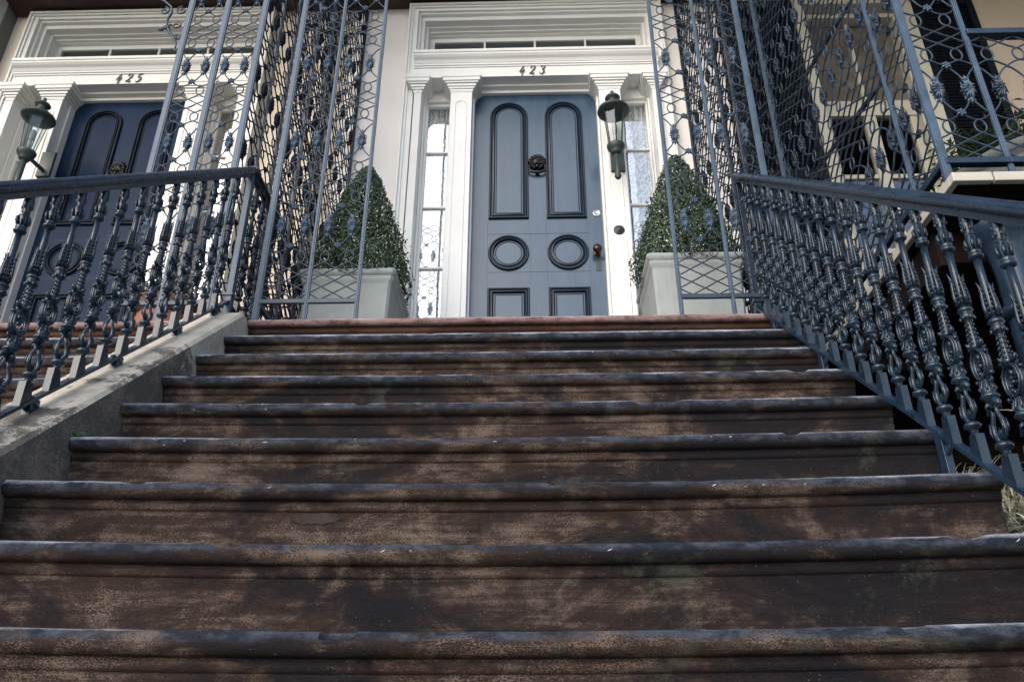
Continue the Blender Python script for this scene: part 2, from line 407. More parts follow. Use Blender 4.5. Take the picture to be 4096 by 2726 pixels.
def staircase(name,x0,x1,idx,label,seed,xr_in):
    t=thing(name,((x0+x1)/2,stepY(idx[0]),stepZ(idx[0])-RISE),label,'stairs')
    ox,oy,oz=t.location
    for i in idx:
        chips=[]
        if seed==1 and i==0: chips=[(-.325,.029,.014),(.62,.02,.006)]
        if seed==1 and i==1: chips=[(-.62,.03,.005),(-.10,.012,.006),(.86,.03,.005)]
        if seed==1 and i==4: chips=[(.38,.07,.005),(-.52,.02,.006)]
        if seed==1 and i==3: chips=[(-.3,.04,.004),(.7,.02,.006)]
        if seed==1 and i==5: chips=[(-.15,.05,.005),(.9,.03,.005)]
        if seed==1 and i==2: chips=[(.05,.015,.005),(-.95,.02,.004)]
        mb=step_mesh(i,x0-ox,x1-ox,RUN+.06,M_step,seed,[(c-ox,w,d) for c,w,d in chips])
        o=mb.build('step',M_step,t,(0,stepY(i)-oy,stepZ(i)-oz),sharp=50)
        if seed==1 and i==2:
            rn=random.Random(9); N=34; top=[];
            for k in range(N):
                a=2*pi*k/N; q=1+rn.uniform(-.10,.10)
                top.append((-.51-ox+.060*cos(a)*q, 0.0335, -.095+.0165*sin(a)*q*rn.uniform(.75,1.1)))
            vs=top+[(x,y+.004,z) for x,y,z in top]
            MB().add(vs,[tuple(range(N))[::-1]]+[(k,(k+1)%N,N+(k+1)%N,N+k) for k in range(N)]).build('flaked_patch',M_flake,o)
    # landing
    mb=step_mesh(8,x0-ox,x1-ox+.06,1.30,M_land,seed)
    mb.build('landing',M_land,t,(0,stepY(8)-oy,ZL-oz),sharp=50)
    # threshold under the door
    MB().box(-.62+ (C423 if seed==1 else C425)-ox,.62+(C423 if seed==1 else C425)-ox,4.12-oy,4.40-oy,ZL-oz-.01,ZL-oz+.05).build('threshold',M_land,t,bevel=.008)
    return t
st423=staircase('front_staircase',XL,XR,list(range(-2,8)),'wide weathered brownstone front steps climbing to the door numbered 423',1,1)
st425=staircase('front_staircase',-3.85,-1.503,list(range(0,8)),'neighbouring brownstone steps seen behind the left railing, rising to door 425',2,1)

# cheek wall between both staircases
def cheek():
    x0,x1=-1.50,-1.2605
    sl=.84
    ytop=3.055; ztop=1.650
    def top(y): return min(ztop+.035, ztop+.035+ (y-ytop)*sl)
    t=MB(); ys=[.55]+[.55+(ytop-.55)*k/60 for k in range(1,61)]+[3.08,3.11,3.14,3.17]
    vs=[];fs=[]
    n=len(ys)
    for k,y in enumerate(ys):
        z=top(y) if y<=ytop else ztop+.035-(.0 if y<3.1 else .01)
        j=.0025
        a=noise.noise(Vector((y*9,1,0)))*j; b=noise.noise(Vector((y*9,5,0)))*j
        vs+= [(x0+a,y,-.45),(x0+a,y,z-.012),(x0+.012,y,z+b*.5),(x1-.014,y,z+b),(x1+a*.6,y,z-.013),(x1+a,y,-.45)]
    for k in range(n-1):
        for j in range(5): fs.append((k*6+j,k*6+j+1,(k+1)*6+j+1,(k+1)*6+j))
    fs.append(tuple(range(6))[::-1]); fs.append(tuple((n-1)*6+j for j in range(6)))
    t.add(vs,fs,False)
    o=t.build('cheek_wall',M_cheek)
    tag(o,'sloping limewashed stone cheek wall carrying the left railing, stained dark towards its foot','wall')
    return o
cheek()

# ------------------------------------------------------------------ iron balusters
def baluster_mesh():
    m=MB()
    # pedestal block on the slanting rail (tapered, with raised edge strip)
    m.add([(-.009,-.018,-.014),(.009,-.018,-.014),(.009,.024,.022),(-.009,.024,.022),(-.009,-.020,.052),(.009,-.020,.052),(.009,.010,.064),(-.009,.010,.064)],
          [(0,3,2,1),(4,5,6,7),(0,1,5,4),(1,2,6,5),(2,3,7,6),(3,0,4,7)])
    m.box(-.011,.011,-.0225,-.0195,-.016,.058)
    pr=[(.010,.055),(.009,.068),(.012,.074),(.019,.078),(.021,.083),(.019,.088),(.013,.091),(.010,.095)]
    m.lathe(pr,10)
    # lyre: two bowed straps in the y-z plane + leaf in the middle
    for sy in (-1,1):
        pts=[(0,sy*y,z) for y,z in ((.006,.093),(.019,.103),(.0245,.120),(.021,.138),(.012,.153),(.009,.165),(.013,.176),(.020,.184))]
        m.tube(pts,[.0055,.006,.0065,.006,.0055,.005,.006,.007],6)
        m.tube([(sx*.006,sy*y,z) for sx in (1,) for y,z in ((.0235,.108),(.0285,.122),(.024,.140))],.003,4)
        m.tube([(sx*.006,sy*y,z) for sx in (-1,) for y,z in ((.0235,.108),(.0285,.122),(.024,.140))],.003,4)
    for a in range(-2,3): m.tube([(0,0,.096),(0,a*.004,.112),(0,a*.0062,.126-abs(a)*.005)],[.0035,.003,.001],4)
    # beaked knobs either side
    m.tube([(0,-.006,.182),(0,-.018,.184),(0,-.028,.176),(0,-.031,.168)],[.010,.0095,.007,.0025],7)
    m.tube([(0,.006,.178),(0,.018,.176),(0,.027,.166),(0,.033,.162)],[.009,.007,.004,.0015],6)
    m.tube([(.0,0,.17),(.014,0,.178),(.018,0,.170)],[.008,.007,.003],6); m.tube([(0,0,.17),(-.014,0,.178),(-.018,0,.170)],[.008,.007,.003],6)
    # collar 2
    m.lathe([(.010,.185),(.013,.191),(.020,.195),(.022,.199),(.020,.203),(.015,.206),(.0175,.212),(.016,.219),(.010,.232),(.008,.246)],10)
    for k in range(8):
        a=2*pi*k/8+.2; m.tube([(.013*cos(a),.013*sin(a),.209),(.0175*cos(a),.0175*sin(a),.218),(.0115*cos(a),.0115*sin(a),.232),(.0155*cos(a),.0155*sin(a),.237)],[.003,.004,.003,.001],4)
    # small volutes under the ring
    for sy in (-1,1):
        pts=[]
        for k in range(9):
            an=k*pi/4.5; r=.0095*(1-k/13); pts.append((0,sy*(.023+r*cos(an+pi)),.232+r*sin(an)*1))
        m.tube([(0,sy*.006,.222)]+pts,.0030,5)
        m.ball((0,sy*.023,.232),.004,6,4)
    # oval ring with flower
    zc=.279
    ring=[(0,.0285*cos(a*pi/10),zc+.0365*sin(a*pi/10)) for a in range(20)]
    m.tube(ring,.0055,6,closed=True)
    for sx in (-.007,.007):
        m.tube([(sx,.0285*cos(a*pi/10),zc+.0365*sin(a*pi/10)) for a in range(20)],.0035,5,closed=True)
    m.ball((0,0,zc+.018),(.008,.008,.010),7,5); m.ball((0,0,zc-.004),(.009,.007,.006),7,4)
    for k in range(6):
        a=pi+pi*k/5; m.ball((0,.0155*cos(a),zc-.008+.018*sin(a)),(.006,.0045,.0055),6,4)
    for k in (-1,1): m.tube([(0,0,zc+.01),(0,k*.009,zc+.004),(0,k*.015,zc+.010),(0,k*.017,zc+.018)],[.004,.0035,.003,.0015],4)
    # side knobs on ring
    for sy,zk in ((-1,.246),(1,.246),(-1,.300),(1,.300)):
        m.ball((0,sy*.034,zk),(.0065,.0062,.0058),7,4)
    for sy in (-1,1): m.tube([(0,sy*.008,.320),(0,sy*.020,.323),(0,sy*.028,.327),(0,sy*.031,.332)],[.006,.0075,.006,.002],6)
    for sx in (-1,1): m.tube([(sx*.006,0,.320),(sx*.018,0,.324),(sx*.024,0,.330)],[.006,.006,.002],6)
    # lower leafy shaft flaring down, then ball and collars
    m.lathe([(.0155,.316),(.0135,.326),(.0110,.345),(.0090,.370),(.0085,.388),(.012,.394),(.0165,.401),(.0155,.408),(.0115,.412),(.0175,.416),(.0185,.4205),(.0165,.425),(.012,.428),(.0105,.434)],10)
    for k in range(8):
        a=2*pi*k/8
        for j in range(5):
            z=.330+j*.0125; r=.0140-.0011*j
            m.ball((r*cos(a),r*sin(a),z),(.0030,.0030,.0046),5,3)
    for k in range(6):
        a=2*pi*k/6+.5; m.ball((.0155*cos(a),.0155*sin(a),.398),(.0042,.0042,.0062),6,4)
    # shaft, fluted
    m.lathe([(.0120,.432),(.0096,.47),(.0086,.53),(.0084,.585)],16,flute=1,fa=.07)
    # acanthus leaves hugging the shaft, tips curling out
    for k in range(4):
        a=pi/4+pi/2*k+pi/4; M=R(a,'Z')
        L=[(.0145,0,.432),(.0175,0,.455),(.0160,0,.480),(.0140,0,.498),(.0160,0,.510),(.0205,0,.522)]
        if k%2==0: L=L[:4]+[(.0145,0,.508),(.0160,0,.513)]
        m.tube(L,[.0055,.0050,.0042,.0036,.0030,.0010],5,M)
        for j in range(6):
            z=.438+j*.0125; w=.0085*(1-j*.1)
            for sgn in (-1,1): m.ball((.0142+.001*(j%2),sgn*w,z),(.0032,.0026,.0038),5,3,M)
    # upper collars and leaf capital
    m.lathe([(.0088,.583),(.016,.587),(.0185,.591),(.016,.596),(.0125,.598),(.0155,.602),(.0145,.606),(.010,.611),(.0135,.622),(.0150,.633),(.0105,.646),(.0095,.655),(.0130,.668),(.0150,.682),(.013,.70),(.013,.735)],10)
    for k in range(6):
        a=2*pi*k/6; M=R(a,'Z')
        m.tube([(.011,0,.610),(.0165,0,.619),(.0175,0,.630),(.011,0,.640)],[.003,.005,.0045,.002],5,M)
        m.ball((.0115,0,.668),(.0048,.0042,.0075),6,4,R(a+.5,'Z')); m.ball((.0125,0,.684),(.0040,.0045,.0055),6,4,R(a,'Z')); m.ball((.0098,0,.652),(.0032,.0032,.0045),5,3,R(a,'Z'))
    return m.mesh('baluster',M_bal)
BAL=baluster_mesh()
RAILS=.84
def rail_profile_sweep(m,p0,p1,prof):
    p0=Vector(p0);p1=Vector(p1); d=(p1-p0); L=d.length; d.normalize()
    sx=Vector((0,0,1)).cross(d) if abs(d.z)<.99 else Vector((1,0,0)); sx.normalize(); up=d.cross(sx).normalized()
    if up.z<0: up=-up; sx=-sx
    M=Matrix((( d.x,sx.x,up.x,p0.x),(d.y,sx.y,up.y,p0.y),(d.z,sx.z,up.z,p0.z),(0,0,0,1)))
    n=max(2,int(L/.02))
    def fn(x,y,z,j): return (x,y+noise.noise(Vector((x*14,j*.7,p0.x)))*.0003,z+noise.noise(Vector((x*9,3,p0.x)))*.0005)
    m.sweepx(prof,0,L,n,fn,True,M)
HAND=[(-.012,-.024),(.012,-.024),(.013,-.008),(.020,-.006),(.026,.000),(.028,.008),(.026,.016),(.018,.022),(.007,.025),(-.007,.025),(-.018,.022),(-.026,.016),(-.028,.008),(-.026,0),(-.020,-.006),(-.013,-.008)]
FLAT=[(-.012,-.005),(.012,-.005),(.012,.005),(-.012,.005)]
def railing(name,x,ys,yb,zb,ytop,ret,label,seed):
    zr=lambda y: zb+RAILS*(y-yb)
    t=thing(name,(x,ytop,ZL),label,'railing','iron stair railings')
    ox,oy,oz=t.location
    ylo=1.0
    m=MB(); H=.715
    rail_profile_sweep(m,(0,ylo-oy,zr(ylo)+H+.024-oz),(0,ytop-oy,zr(ytop)+H+.024-oz),HAND)
    if ret: rail_profile_sweep(m,(0,ytop-.012-oy,zr(ytop)+H+.024-oz),(0,ret-oy,zr(ytop)+H+.024-oz),HAND)
    m.build('handrail',M_rail,t,sharp=60)
    m=MB(); rail_profile_sweep(m,(0,ylo-oy,zr(ylo)-oz),(0,ytop-oy,zr(ytop)-oz),FLAT)
    if ret: rail_profile_sweep(m,(0,ytop-oy,zr(ytop)-oz-.02),(0,ret-oy,zr(ytop)-oz-.02),FLAT)
    m.build('bottom_rail',M_rail,t,sharp=40)
    for y in ys:
        inst('baluster',BAL,t,(0,y-oy,zr(y)+.004-oz),(0,0,random.uniform(-.06,.06)),(.95,.95,1))
    if ret:
        y=ytop+.1
        while y<ret:
            inst('baluster',BAL,t,(0,y-oy,zr(ytop)-.02-oz),(0,0,0),(.95,.95,1)); y+=.1
    m=MB().box(-.014,.014,ytop-.014-oy,ytop+.014-oy,(ZL+(.03 if ret else 0))-oz,zr(ytop)+H+.01-oz); m.box(-.02,.02,ytop-.02-oy,ytop+.02-oy,zr(ytop)-oz+.02,zr(ytop)-oz+.035)
    m.build('post',M_post if ret else M_rail,t,bevel=.002)
    return t,zr
rl,zrl=railing('stair_railing',-1.38,[1.761+.1037*k for k in range(-5,13)],2.488,1.247,3.145,3.62,'left iron stair railing of leafy cast balusters standing on the limewashed cheek wall',1)
rr,zrr=railing('stair_railing',1.035,[1.493+.0989*k for k in range(-3,17)],1.668,.470,3.205,None,'right iron stair railing of leafy cast balusters bolted to the open ends of the steps',2)
# feet of the left rail on the cheek
for y in (1.30,1.66,2.01,2.37,2.73,3.02):
    z=zrl(y); o=rl.location
    m=MB(); m.box(-.011,.011,y-.018-o.y,y+.018-o.y,z-.075-o.z,z-o.z); m.ball((0,y-o.y,z-.018-o.z),(.016,.03,.012)); m.tube([(0,y-.02-o.y,z-.01-o.z),(0,y-.034-o.y,z-.016-o.z),(0,y-.034-o.y,z-.03-o.z),(0,y-.02-o.y,z-.04-o.z)],.006,6)
    m.build('foot',M_rail,rl)
for i in (0,2,5,7):
    y=stepY(i)+.13; z=zrr(y); o=rr.location
    m=MB(); m.box(-.010,.010,y-.016-o.y,y+.016-o.y,stepZ(i)-o.z-.005,z-o.z)
    pts=[(0,y-.016-.018*cos(a)-o.y,z-.045+.018*sin(a)-o.z) for a in [k*pi/4 for k in range(-2,5)]]
    m.tube(pts,.006,6); m.build('bracket_leg',M_rail,rr,bevel=.0015)

# ------------------------------------------------------------------ lattice
def medallion_mesh():
    m=MB(); m.ball((0,0,0),(.0165,.010,.042),8,6)
    for k,sd in [(k,sd) for sd in (1,-1) for k in range(14)]:
        a=2*pi*k/14; c,s_=cos(a),sin(a)
        r0=(.004,.010); r1=(.0225+.0050*(k%2),.045+.010*(k%2))
        p0=Vector((c*r0[0],-.010*sd,s_*r0[1])); p2=Vector((c*r1[0],-.004*sd,s_*r1[1])); p1=(p0+p2)/2+Vector((0,-.004*sd,0))
        m.tube([p0,p1,p2],[.0028,.0052,.0012],4)
    m.ball((0,-.011,0),(.004,.003,.005),6,4)
    for sgn in (-1,1):
        m.tube([(0,0,sgn*.040),(0,-.004,sgn*.054),(0,0,sgn*.069)],[.007,.0065,.001],5)
        for sx in (-1,1): m.tube([(0,0,sgn*.040),(sx*.010,-.003,sgn*.051),(sx*.017,0,sgn*.058)],[.004,.0045,.001],4)
    return m.mesh('leaf_medallion',M_med)
def rosette_mesh():
    m=MB(); m.ball((0,-.007,0),.006,7,5)
    for k in range(6):
        a=2*pi*k/6+pi/6; m.tube([(.004*cos(a),-.006,.004*sin(a)),(.012*cos(a),-.009,.011*sin(a)),(.0205*cos(a),-.003,.018*sin(a))],[.0035,.0062,.0015],5)
        m.ball((.011*cos(a+.5),-.006,.011*sin(a+.5)),.0032,5,3)
    return m.mesh('rosette',M_med)
MED=medallion_mesh(); ROS=rosette_mesh()
RO,LH,HR,AA=.030,.058,.0305,.1125
PER=2*RO+2*LH+4*HR+2*AA
def lattice(nc,w,ztop,rows0=6,rosettes=True,r=.0033,hr0=.0332,nmid=4,hrm=None,last=None):
    """nc columns of medallions spaced w, z measured from the bottom bar. returns MB, medallion pos, rosette pos"""
    m=MB(); meds=[]; ros=[]
    W=nc*w
    def seg(a,b):
        q=Vector((a[0],0,a[1]));p=Vector((b[0],0,b[1])); mid=(q+p)/2
        m.tube([q,mid+Vector((0,.001,0)),p],r,5,caps=False)
    def lat(z,n,first='c',hr=HR):
        for k in range(n):
            z1=z+hr
            for c in range(nc):
                cx=(c+.5)*w
                at_c=(k%2==0) if first=='c' else (k%2==1)
                for nx in (c*w,(c+1)*w):
                    if at_c: seg((cx,z),(nx,z1))
                    else: seg((nx,z),(cx,z1))
            z=z1
        return z
    def loops(z):
        for c in range(nc):
            cx=(c+.5)*w
            m.tube([(cx+.0205*cos(a*pi/7),0,z+LH/2+LH/2*sin(a*pi/7)) for a in range(14)],r,5,closed=True)
            m.ball((cx,0,z),.0048,5,3); m.ball((cx,0,z+LH),.0048,5,3)
        return z+LH
    def arcs(z,d):
        # d=1: from the loops upward to the nodes ; d=-1 mirrored
        for c in range(nc):
            cx=(c+.5)*w
            for sg in (-1,1):
                pts=[]
                for k in range(5):
                    u=k/4; zz=RO*u**1.5
                    pts.append((cx+sg*w/2*u,0,(z+zz) if d>0 else (z+RO-zz)))
                m.tube(pts,r,5,caps=False)
        return z+RO
    def med(z):
        zc=z+AA
        for c in range(nc):
            cx=(c+.5)*w; meds.append((cx,zc)); m.tube([(cx,.002,zc-.052),(cx,.003,zc),(cx,.002,zc+.052)],r*1.4,5)
            for sg in (-1,1):
                for d in (-1,1):
                    pts=[]
                    for k in range(6):
                        u=k/5; hh=AA-.046
                        pts.append((cx+sg*(w/2*(1-u**.8)+.004),0,zc+d*(AA-hh*u**1.25) ))
                    m.tube(pts,r,5,caps=False)
        return z+2*AA
    def rosz(z):
        if rosettes:
            for c in range(1,nc,2): ros.append((c*w,z))
    z=lat(0,rows0,'c',hr0)
    while z<ztop:
        z=loops(z); z=arcs(z,1); rosz(z); z=med(z)
        rosz(z); z=arcs(z,-1); z=loops(z); z=lat(z,last if (last is not None and z+.2>ztop) else nmid,'c',hrm or HR)
    return m,meds,ros,z
def with_orn(m,meds,ros):
    def put(me,x,z):
        vs=[v.co[:] for v in me.vertices]; m.add(vs,[tuple(p.vertices) for p in me.polygons],True,T(x,0,z))
    for x,z in meds: put(MED,x,z)
    for x,z in ros: put(ROS,x,z)
    return m
def lat_panel(t,x,y,z,W,rot,h,split=True,rosettes=True,nc=2,rows0=6):
    w=W/nc
    m,meds,ros,zt=lattice(nc,w,h,rows0,rosettes,.0033 if split else .0041)
    if not split: with_orn(m,meds,ros)
    o=m.build('lattice_panel',M_wire if split else M_wireshade,t,(x,y,z)); o.rotation_euler=(0,0,rot)
    if split:
        for (a,b) in meds: inst('leaf_medallion',MED,o,(a,0,b))
        for (a,b) in ros: inst('rosette',ROS,o,(a,0,b))
    return o
def post(t,x,y,z0,z1,w=.034,d=.03,fn=None):
    d*=.4; w*=.82
    m=MB(); m.box(x-w/2,x+w/2,y-d/2,y+d/2,z0,z1)
    m.box(x-w/2+.006,x+w/2-.006,y-d/2-.003,y-d/2+.002,z0,z1)
    for k in range(5):
        zz=z0+.35+k*.62; m.ball((x,y-d/2-.001,zz),.005,6,3)
    return m.build('post',M_post,t,bevel=.0015)
def scroll(m,cx,cz,r,turn,start,M,rad=.006):
    pts=[];n=18
    for k in range(n):
        a=start+turn*k/n*2*pi*1.25; rr=r*(1-k/n*.8); pts.append((cx+rr*cos(a),0,cz+rr*sin(a)))
    m.tube(pts,rad,6,M)
def corner_bracket(t,x,y,z,sg):
    m=MB(); 
    body=[(0,-.005),(.012,-.012),(.022,.004),(.018,.022),(.022,.05),(.045,.09),(.073,.13),(.098,.18),(.105,.235),(.090,.28),(.10,.33),(.15,.38),(.21,.41)]
    m.tube([(sg*a,0,b) for a,b in body],[.004,.006,.006,.005,.006,.007,.008,.008,.008,.007,.007,.007,.006],6)
    scroll(m,sg*.028,.095,.022,-sg,-pi/2,None,.0045); scroll(m,sg*.045,.185,.028,sg,pi/2,None,.005); scroll(m,sg*.035,.30,.034,-sg,pi/2,None,.005)
    scroll(m,sg*.135,.30,.030,sg,pi/2,None,.005)
    for k in range(6):
        a=-1.9+k*.42; m.tube([(sg*.095,0,.185),(sg*(.095+.030*cos(a+pi/2+.6)),-.004,.185+.030*sin(a-.2)),(sg*(.095+.045*cos(a+pi/2+.6)),0,.185+.046*sin(a-.2))],[.003,.007,.003],5)
    return m.build('corner_bracket',M_wire,t,(x,y,z))
ZB=ZL+.093; ZP=5.30
def portico(cx_posts,side_x,label,left_side,group):
    x_first=cx_posts[0]
    t=thing('iron_portico',(side_x,3.12,ZL),label,'portico',group)
    ox,oy,oz=t.location
    return t,ox,oy,oz
def side_run(t,ox,oy,oz,X,ys,rot=pi/2,split=False,ns=None,ros=None,h=3.3):
    for k in range(len(ys)-1):
        nc=(ns[k] if ns else 2)
        y0=ys[k];W=ys[k+1]-ys[k]
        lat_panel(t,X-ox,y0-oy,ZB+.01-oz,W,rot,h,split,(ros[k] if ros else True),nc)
    for y in ys[1:]:
        post(t,X-ox,y-oy,ZL-oz-.004,ZP-oz,.028,.036).data.materials[0]=M_rail
    MB().box(X-.010-ox,X+.010-ox,ys[0]-oy,ys[-1]-oy,ZB-.011-oz,ZB+.011-oz).build('bottom_bar',M_wire,t,bevel=.002)
# 423 portico
t,ox,oy,oz=portico([0],-.05,'tall slate blue iron lattice porch on the landing framing door 423',1,'iron lattice porches')
P423=t
for grp in ((-1.236,-1.012,-.783),(.672,.905,1.14)):
    for k,x in enumerate(grp):
        corner=abs(x)>1.1
        post(t,x-ox,3.12-oy,ZL-oz-.004,ZP-oz,.038 if corner else .022,.036)
    for a,b in ((0,1),(1,2)):
        lat_panel(t,grp[a]-ox,3.12-oy,ZB+.01-oz,grp[b]-grp[a],0,2.2)
    MB().box(grp[0]-ox,grp[2]-ox,3.112-oy,3.128-oy,ZB-.011-oz,ZB+.011-oz).build('bottom_bar',M_wire,t,bevel=.002)
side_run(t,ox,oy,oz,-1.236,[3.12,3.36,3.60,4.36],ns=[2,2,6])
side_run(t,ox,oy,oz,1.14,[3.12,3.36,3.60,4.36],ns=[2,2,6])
corner_bracket(t,-.765-ox,3.12-oy,3.72-oz,1); corner_bracket(t,.655-ox,3.12-oy,3.78-oz,-1)
m=MB(); m.box(-1.32-ox,1.22-ox,2.90-oy,4.37-oy,5.55-oz,5.68-oz); m.box(-1.32-ox,1.22-ox,2.90-oy,2.95-oy,5.42-oz,5.55-oz); m.build('porch_roof',M_soffit,t)
# 425 portico
t,ox,oy,oz=portico([0],-2.6,'slate blue iron lattice porch beside door 425, behind the left railing',1,'iron lattice porches')
grp=(-1.884,-1.676,-1.463)
for x in grp: post(t,x-ox,3.12-oy,ZL-oz-.004,ZP-oz,.042,.036)
for a,b in ((0,1),(1,2)): lat_panel(t,grp[a]-ox,3.12-oy,ZB+.01-oz,grp[b]-grp[a],0,2.2)
MB().box(grp[0]-ox,grp[2]-ox,3.112-oy,3.128-oy,ZB-.011-oz,ZB+.011-oz).build('bottom_bar',M_wire,t,bevel=.002)
side_run(t,ox,oy,oz,-1.463,[3.12,3.36,3.60,4.36],ns=[2,2,6])
corner_bracket(t,-1.90-ox,3.12-oy,3.36-oz,-1)
m=MB(); m.box(-4.6-ox,-1.4-ox,2.90-oy,4.37-oy,5.55-oz,5.68-oz); m.box(-4.6-ox,-1.4-ox,2.90-oy,2.95-oy,5.42-oz,5.55-oz); m.build('porch_roof',M_soffit,t)
# posts on the hidden side of 425's porch carry its ceiling
post(t,-3.95-ox,3.12-oy,ZL-oz,5.3-oz,.04,.036)

# ------------------------------------------------------------------ entry surround, doors
def strokes(ch):
    D={'4':[[(.62,1,.07),(.34,.62,.10),(.08,.30,.06)],[(.05,.32,.13),(.4,.30,.10),(.82,.40,.05)],[(.70,.62,.06),(.55,.30,.13),(.42,-.15,.07)]],
       '2':[[(.20,.72,.13),(.28,.92,.09),(.52,1.0,.06),(.74,.86,.15),(.66,.58,.14),(.38,.28,.07),(.10,.02,.08)],[(.10,.04,.07),(.30,.12,.10),(.55,.02,.13),(.78,.12,.05)]],
       '3':[[(.22,.84,.10),(.42,1.0,.06),(.70,.88,.14),(.62,.66,.12),(.36,.54,.05)],[(.36,.54,.05),(.62,.46,.12),(.66,.22,.16),(.40,0,.08),(.14,.06,.06),(.10,.2,.11)]],
       '5':[[(.36,.98,.07),(.30,.76,.09),(.24,.52,.07)],[(.34,.97,.10),(.6,.94,.12),(.88,1.02,.05)],[(.24,.52,.06),(.50,.60,.08),(.68,.40,.16),(.56,.12,.13),(.30,-.02,.07),(.10,.06,.09)]]}
    return D[ch]
def digit(m,ch,x,z,h,shear=.25):
    for st in strokes(ch):
        P=[Vector((p[0]+shear*p[1]*.6,p[1],p[2])) for p in st]; Q=[]
        for i in range(len(P)-1):
            p0=P[max(i-1,0)];p1=P[i];p2=P[i+1];p3=P[min(i+2,len(P)-1)]
            for k in range(6):
                u=k/6; Q.append(.5*((2*p1)+(-p0+p2)*u+(2*p0-5*p1+4*p2-p3)*u*u+(-p0+3*p1-3*p2+p3)*u**3))
        Q.append(P[-1]); vs=[];fs=[]
        for i,q in enumerate(Q):
            tn=(Q[min(i+1,len(Q)-1)]-Q[max(i-1,0)]); d=Vector((tn.x,tn.y)).normalized(); n=Vector((-d.y,d.x))*q.z*.5*1.5
            for sgn,yy in ((1,0),(1,-.006),(-1,-.006),(-1,0)):
                vs.append(((q.x+n.x*sgn)*h*.62+x,yy,(q.y+n.y*sgn)*h+z))
        for i in range(len(Q)-1):
            for j in range(4): fs.append((i*4+j,i*4+(j+1)%4,(i+1)*4+(j+1)%4,(i+1)*4+j))
        fs.append((0,3,2,1)); e=(len(Q)-1)*4; fs.append((e,e+1,e+2,e+3))
        m.add(vs,fs)
def rectpath(x0,x1,z0,z1): return [(x0,z0),(x1,z0),(x1,z1),(x0,z1)]
def archpath(x0,x1,z0,z1,n=16):
    r=(x1-x0)/2;cx=(x0+x1)/2;zc=z1-r
    return [(x0,z0),(x1,z0)]+[(cx+r*cos(pi*k/n),zc+r*sin(pi*k/n)) for k in range(n+1)]
def circpath(cx,cz,r,n=36): return [(cx+r*cos(2*pi*k/n),cz+r*sin(2*pi*k/n)) for k in range(n)]
DPROF=[(0,0),(.001,.010),(.005,.0165),(.012,.0165),(.016,.010),(.019,.006),(.024,.006),(.027,.0145),(.033,.0165),(.037,.010),(.039,.001),(.044,-.004),(.048,.003),(.052,.003),(.056,-.006),(.060,-.010)]
def lion(m):
    # knocker: maned mask with heavy ring; z up, -y out
    m.ball((0,-.012,.005),(.038,.024,.050),12,8)
    m.ball((0,-.034,-.012),(.015,.014,.013),9,6); m.ball((0,-.030,.010),(.008,.012,.020),8,5)
    for s_ in (-1,1):
        m.ball((s_*.016,-.030,.018),(.009,.008,.006),8,5); m.ball((s_*.016,-.031,.028),(.012,.008,.005),8,4); m.ball((s_*.011,-.034,-.020),(.011,.010,.009),8,5)
        m.ball((s_*.030,-.018,.042),(.010,.008,.011),8,4); m.ball((s_*.024,-.022,-.006),(.012,.010,.014),8,5)
    m.ball((0,-.030,-.040),(.013,.010,.014),8,5)
    for k in range(15):
        a=radians(-62+ (304)*k/14)
        c,s_=cos(a),sin(a)
        m.tube([(c*.024,-.010,.004+s_*.036),(c*.044,-.020,.004+s_*.055),(c*.058,-.010,.004+s_*.066),(c*.060,-.002,.006+s_*.060)],[.008,.011,.008,.003],6)
    pts=[(s_,-.026,z_) for s_,z_ in ((-.050,-.010),(-.052,-.035),(-.058,-.062),(-.050,-.082),(-.025,-.090),(0,-.092),(.025,-.090),(.050,-.082),(.058,-.062),(.052,-.035),(.050,-.010))]
    m.tube(pts,[.006,.006,.007,.009,.010,.012,.010,.009,.007,.006,.006],8)
    m.tube([(-.056,-.024,-.012),(-.028,-.026,-.014)],.005,6); m.tube([(.056,-.024,-.012),(.028,-.026,-.014)],.005,6)
    m.ball((0,-.006,-.096),(.016,.010,.012),8,4)
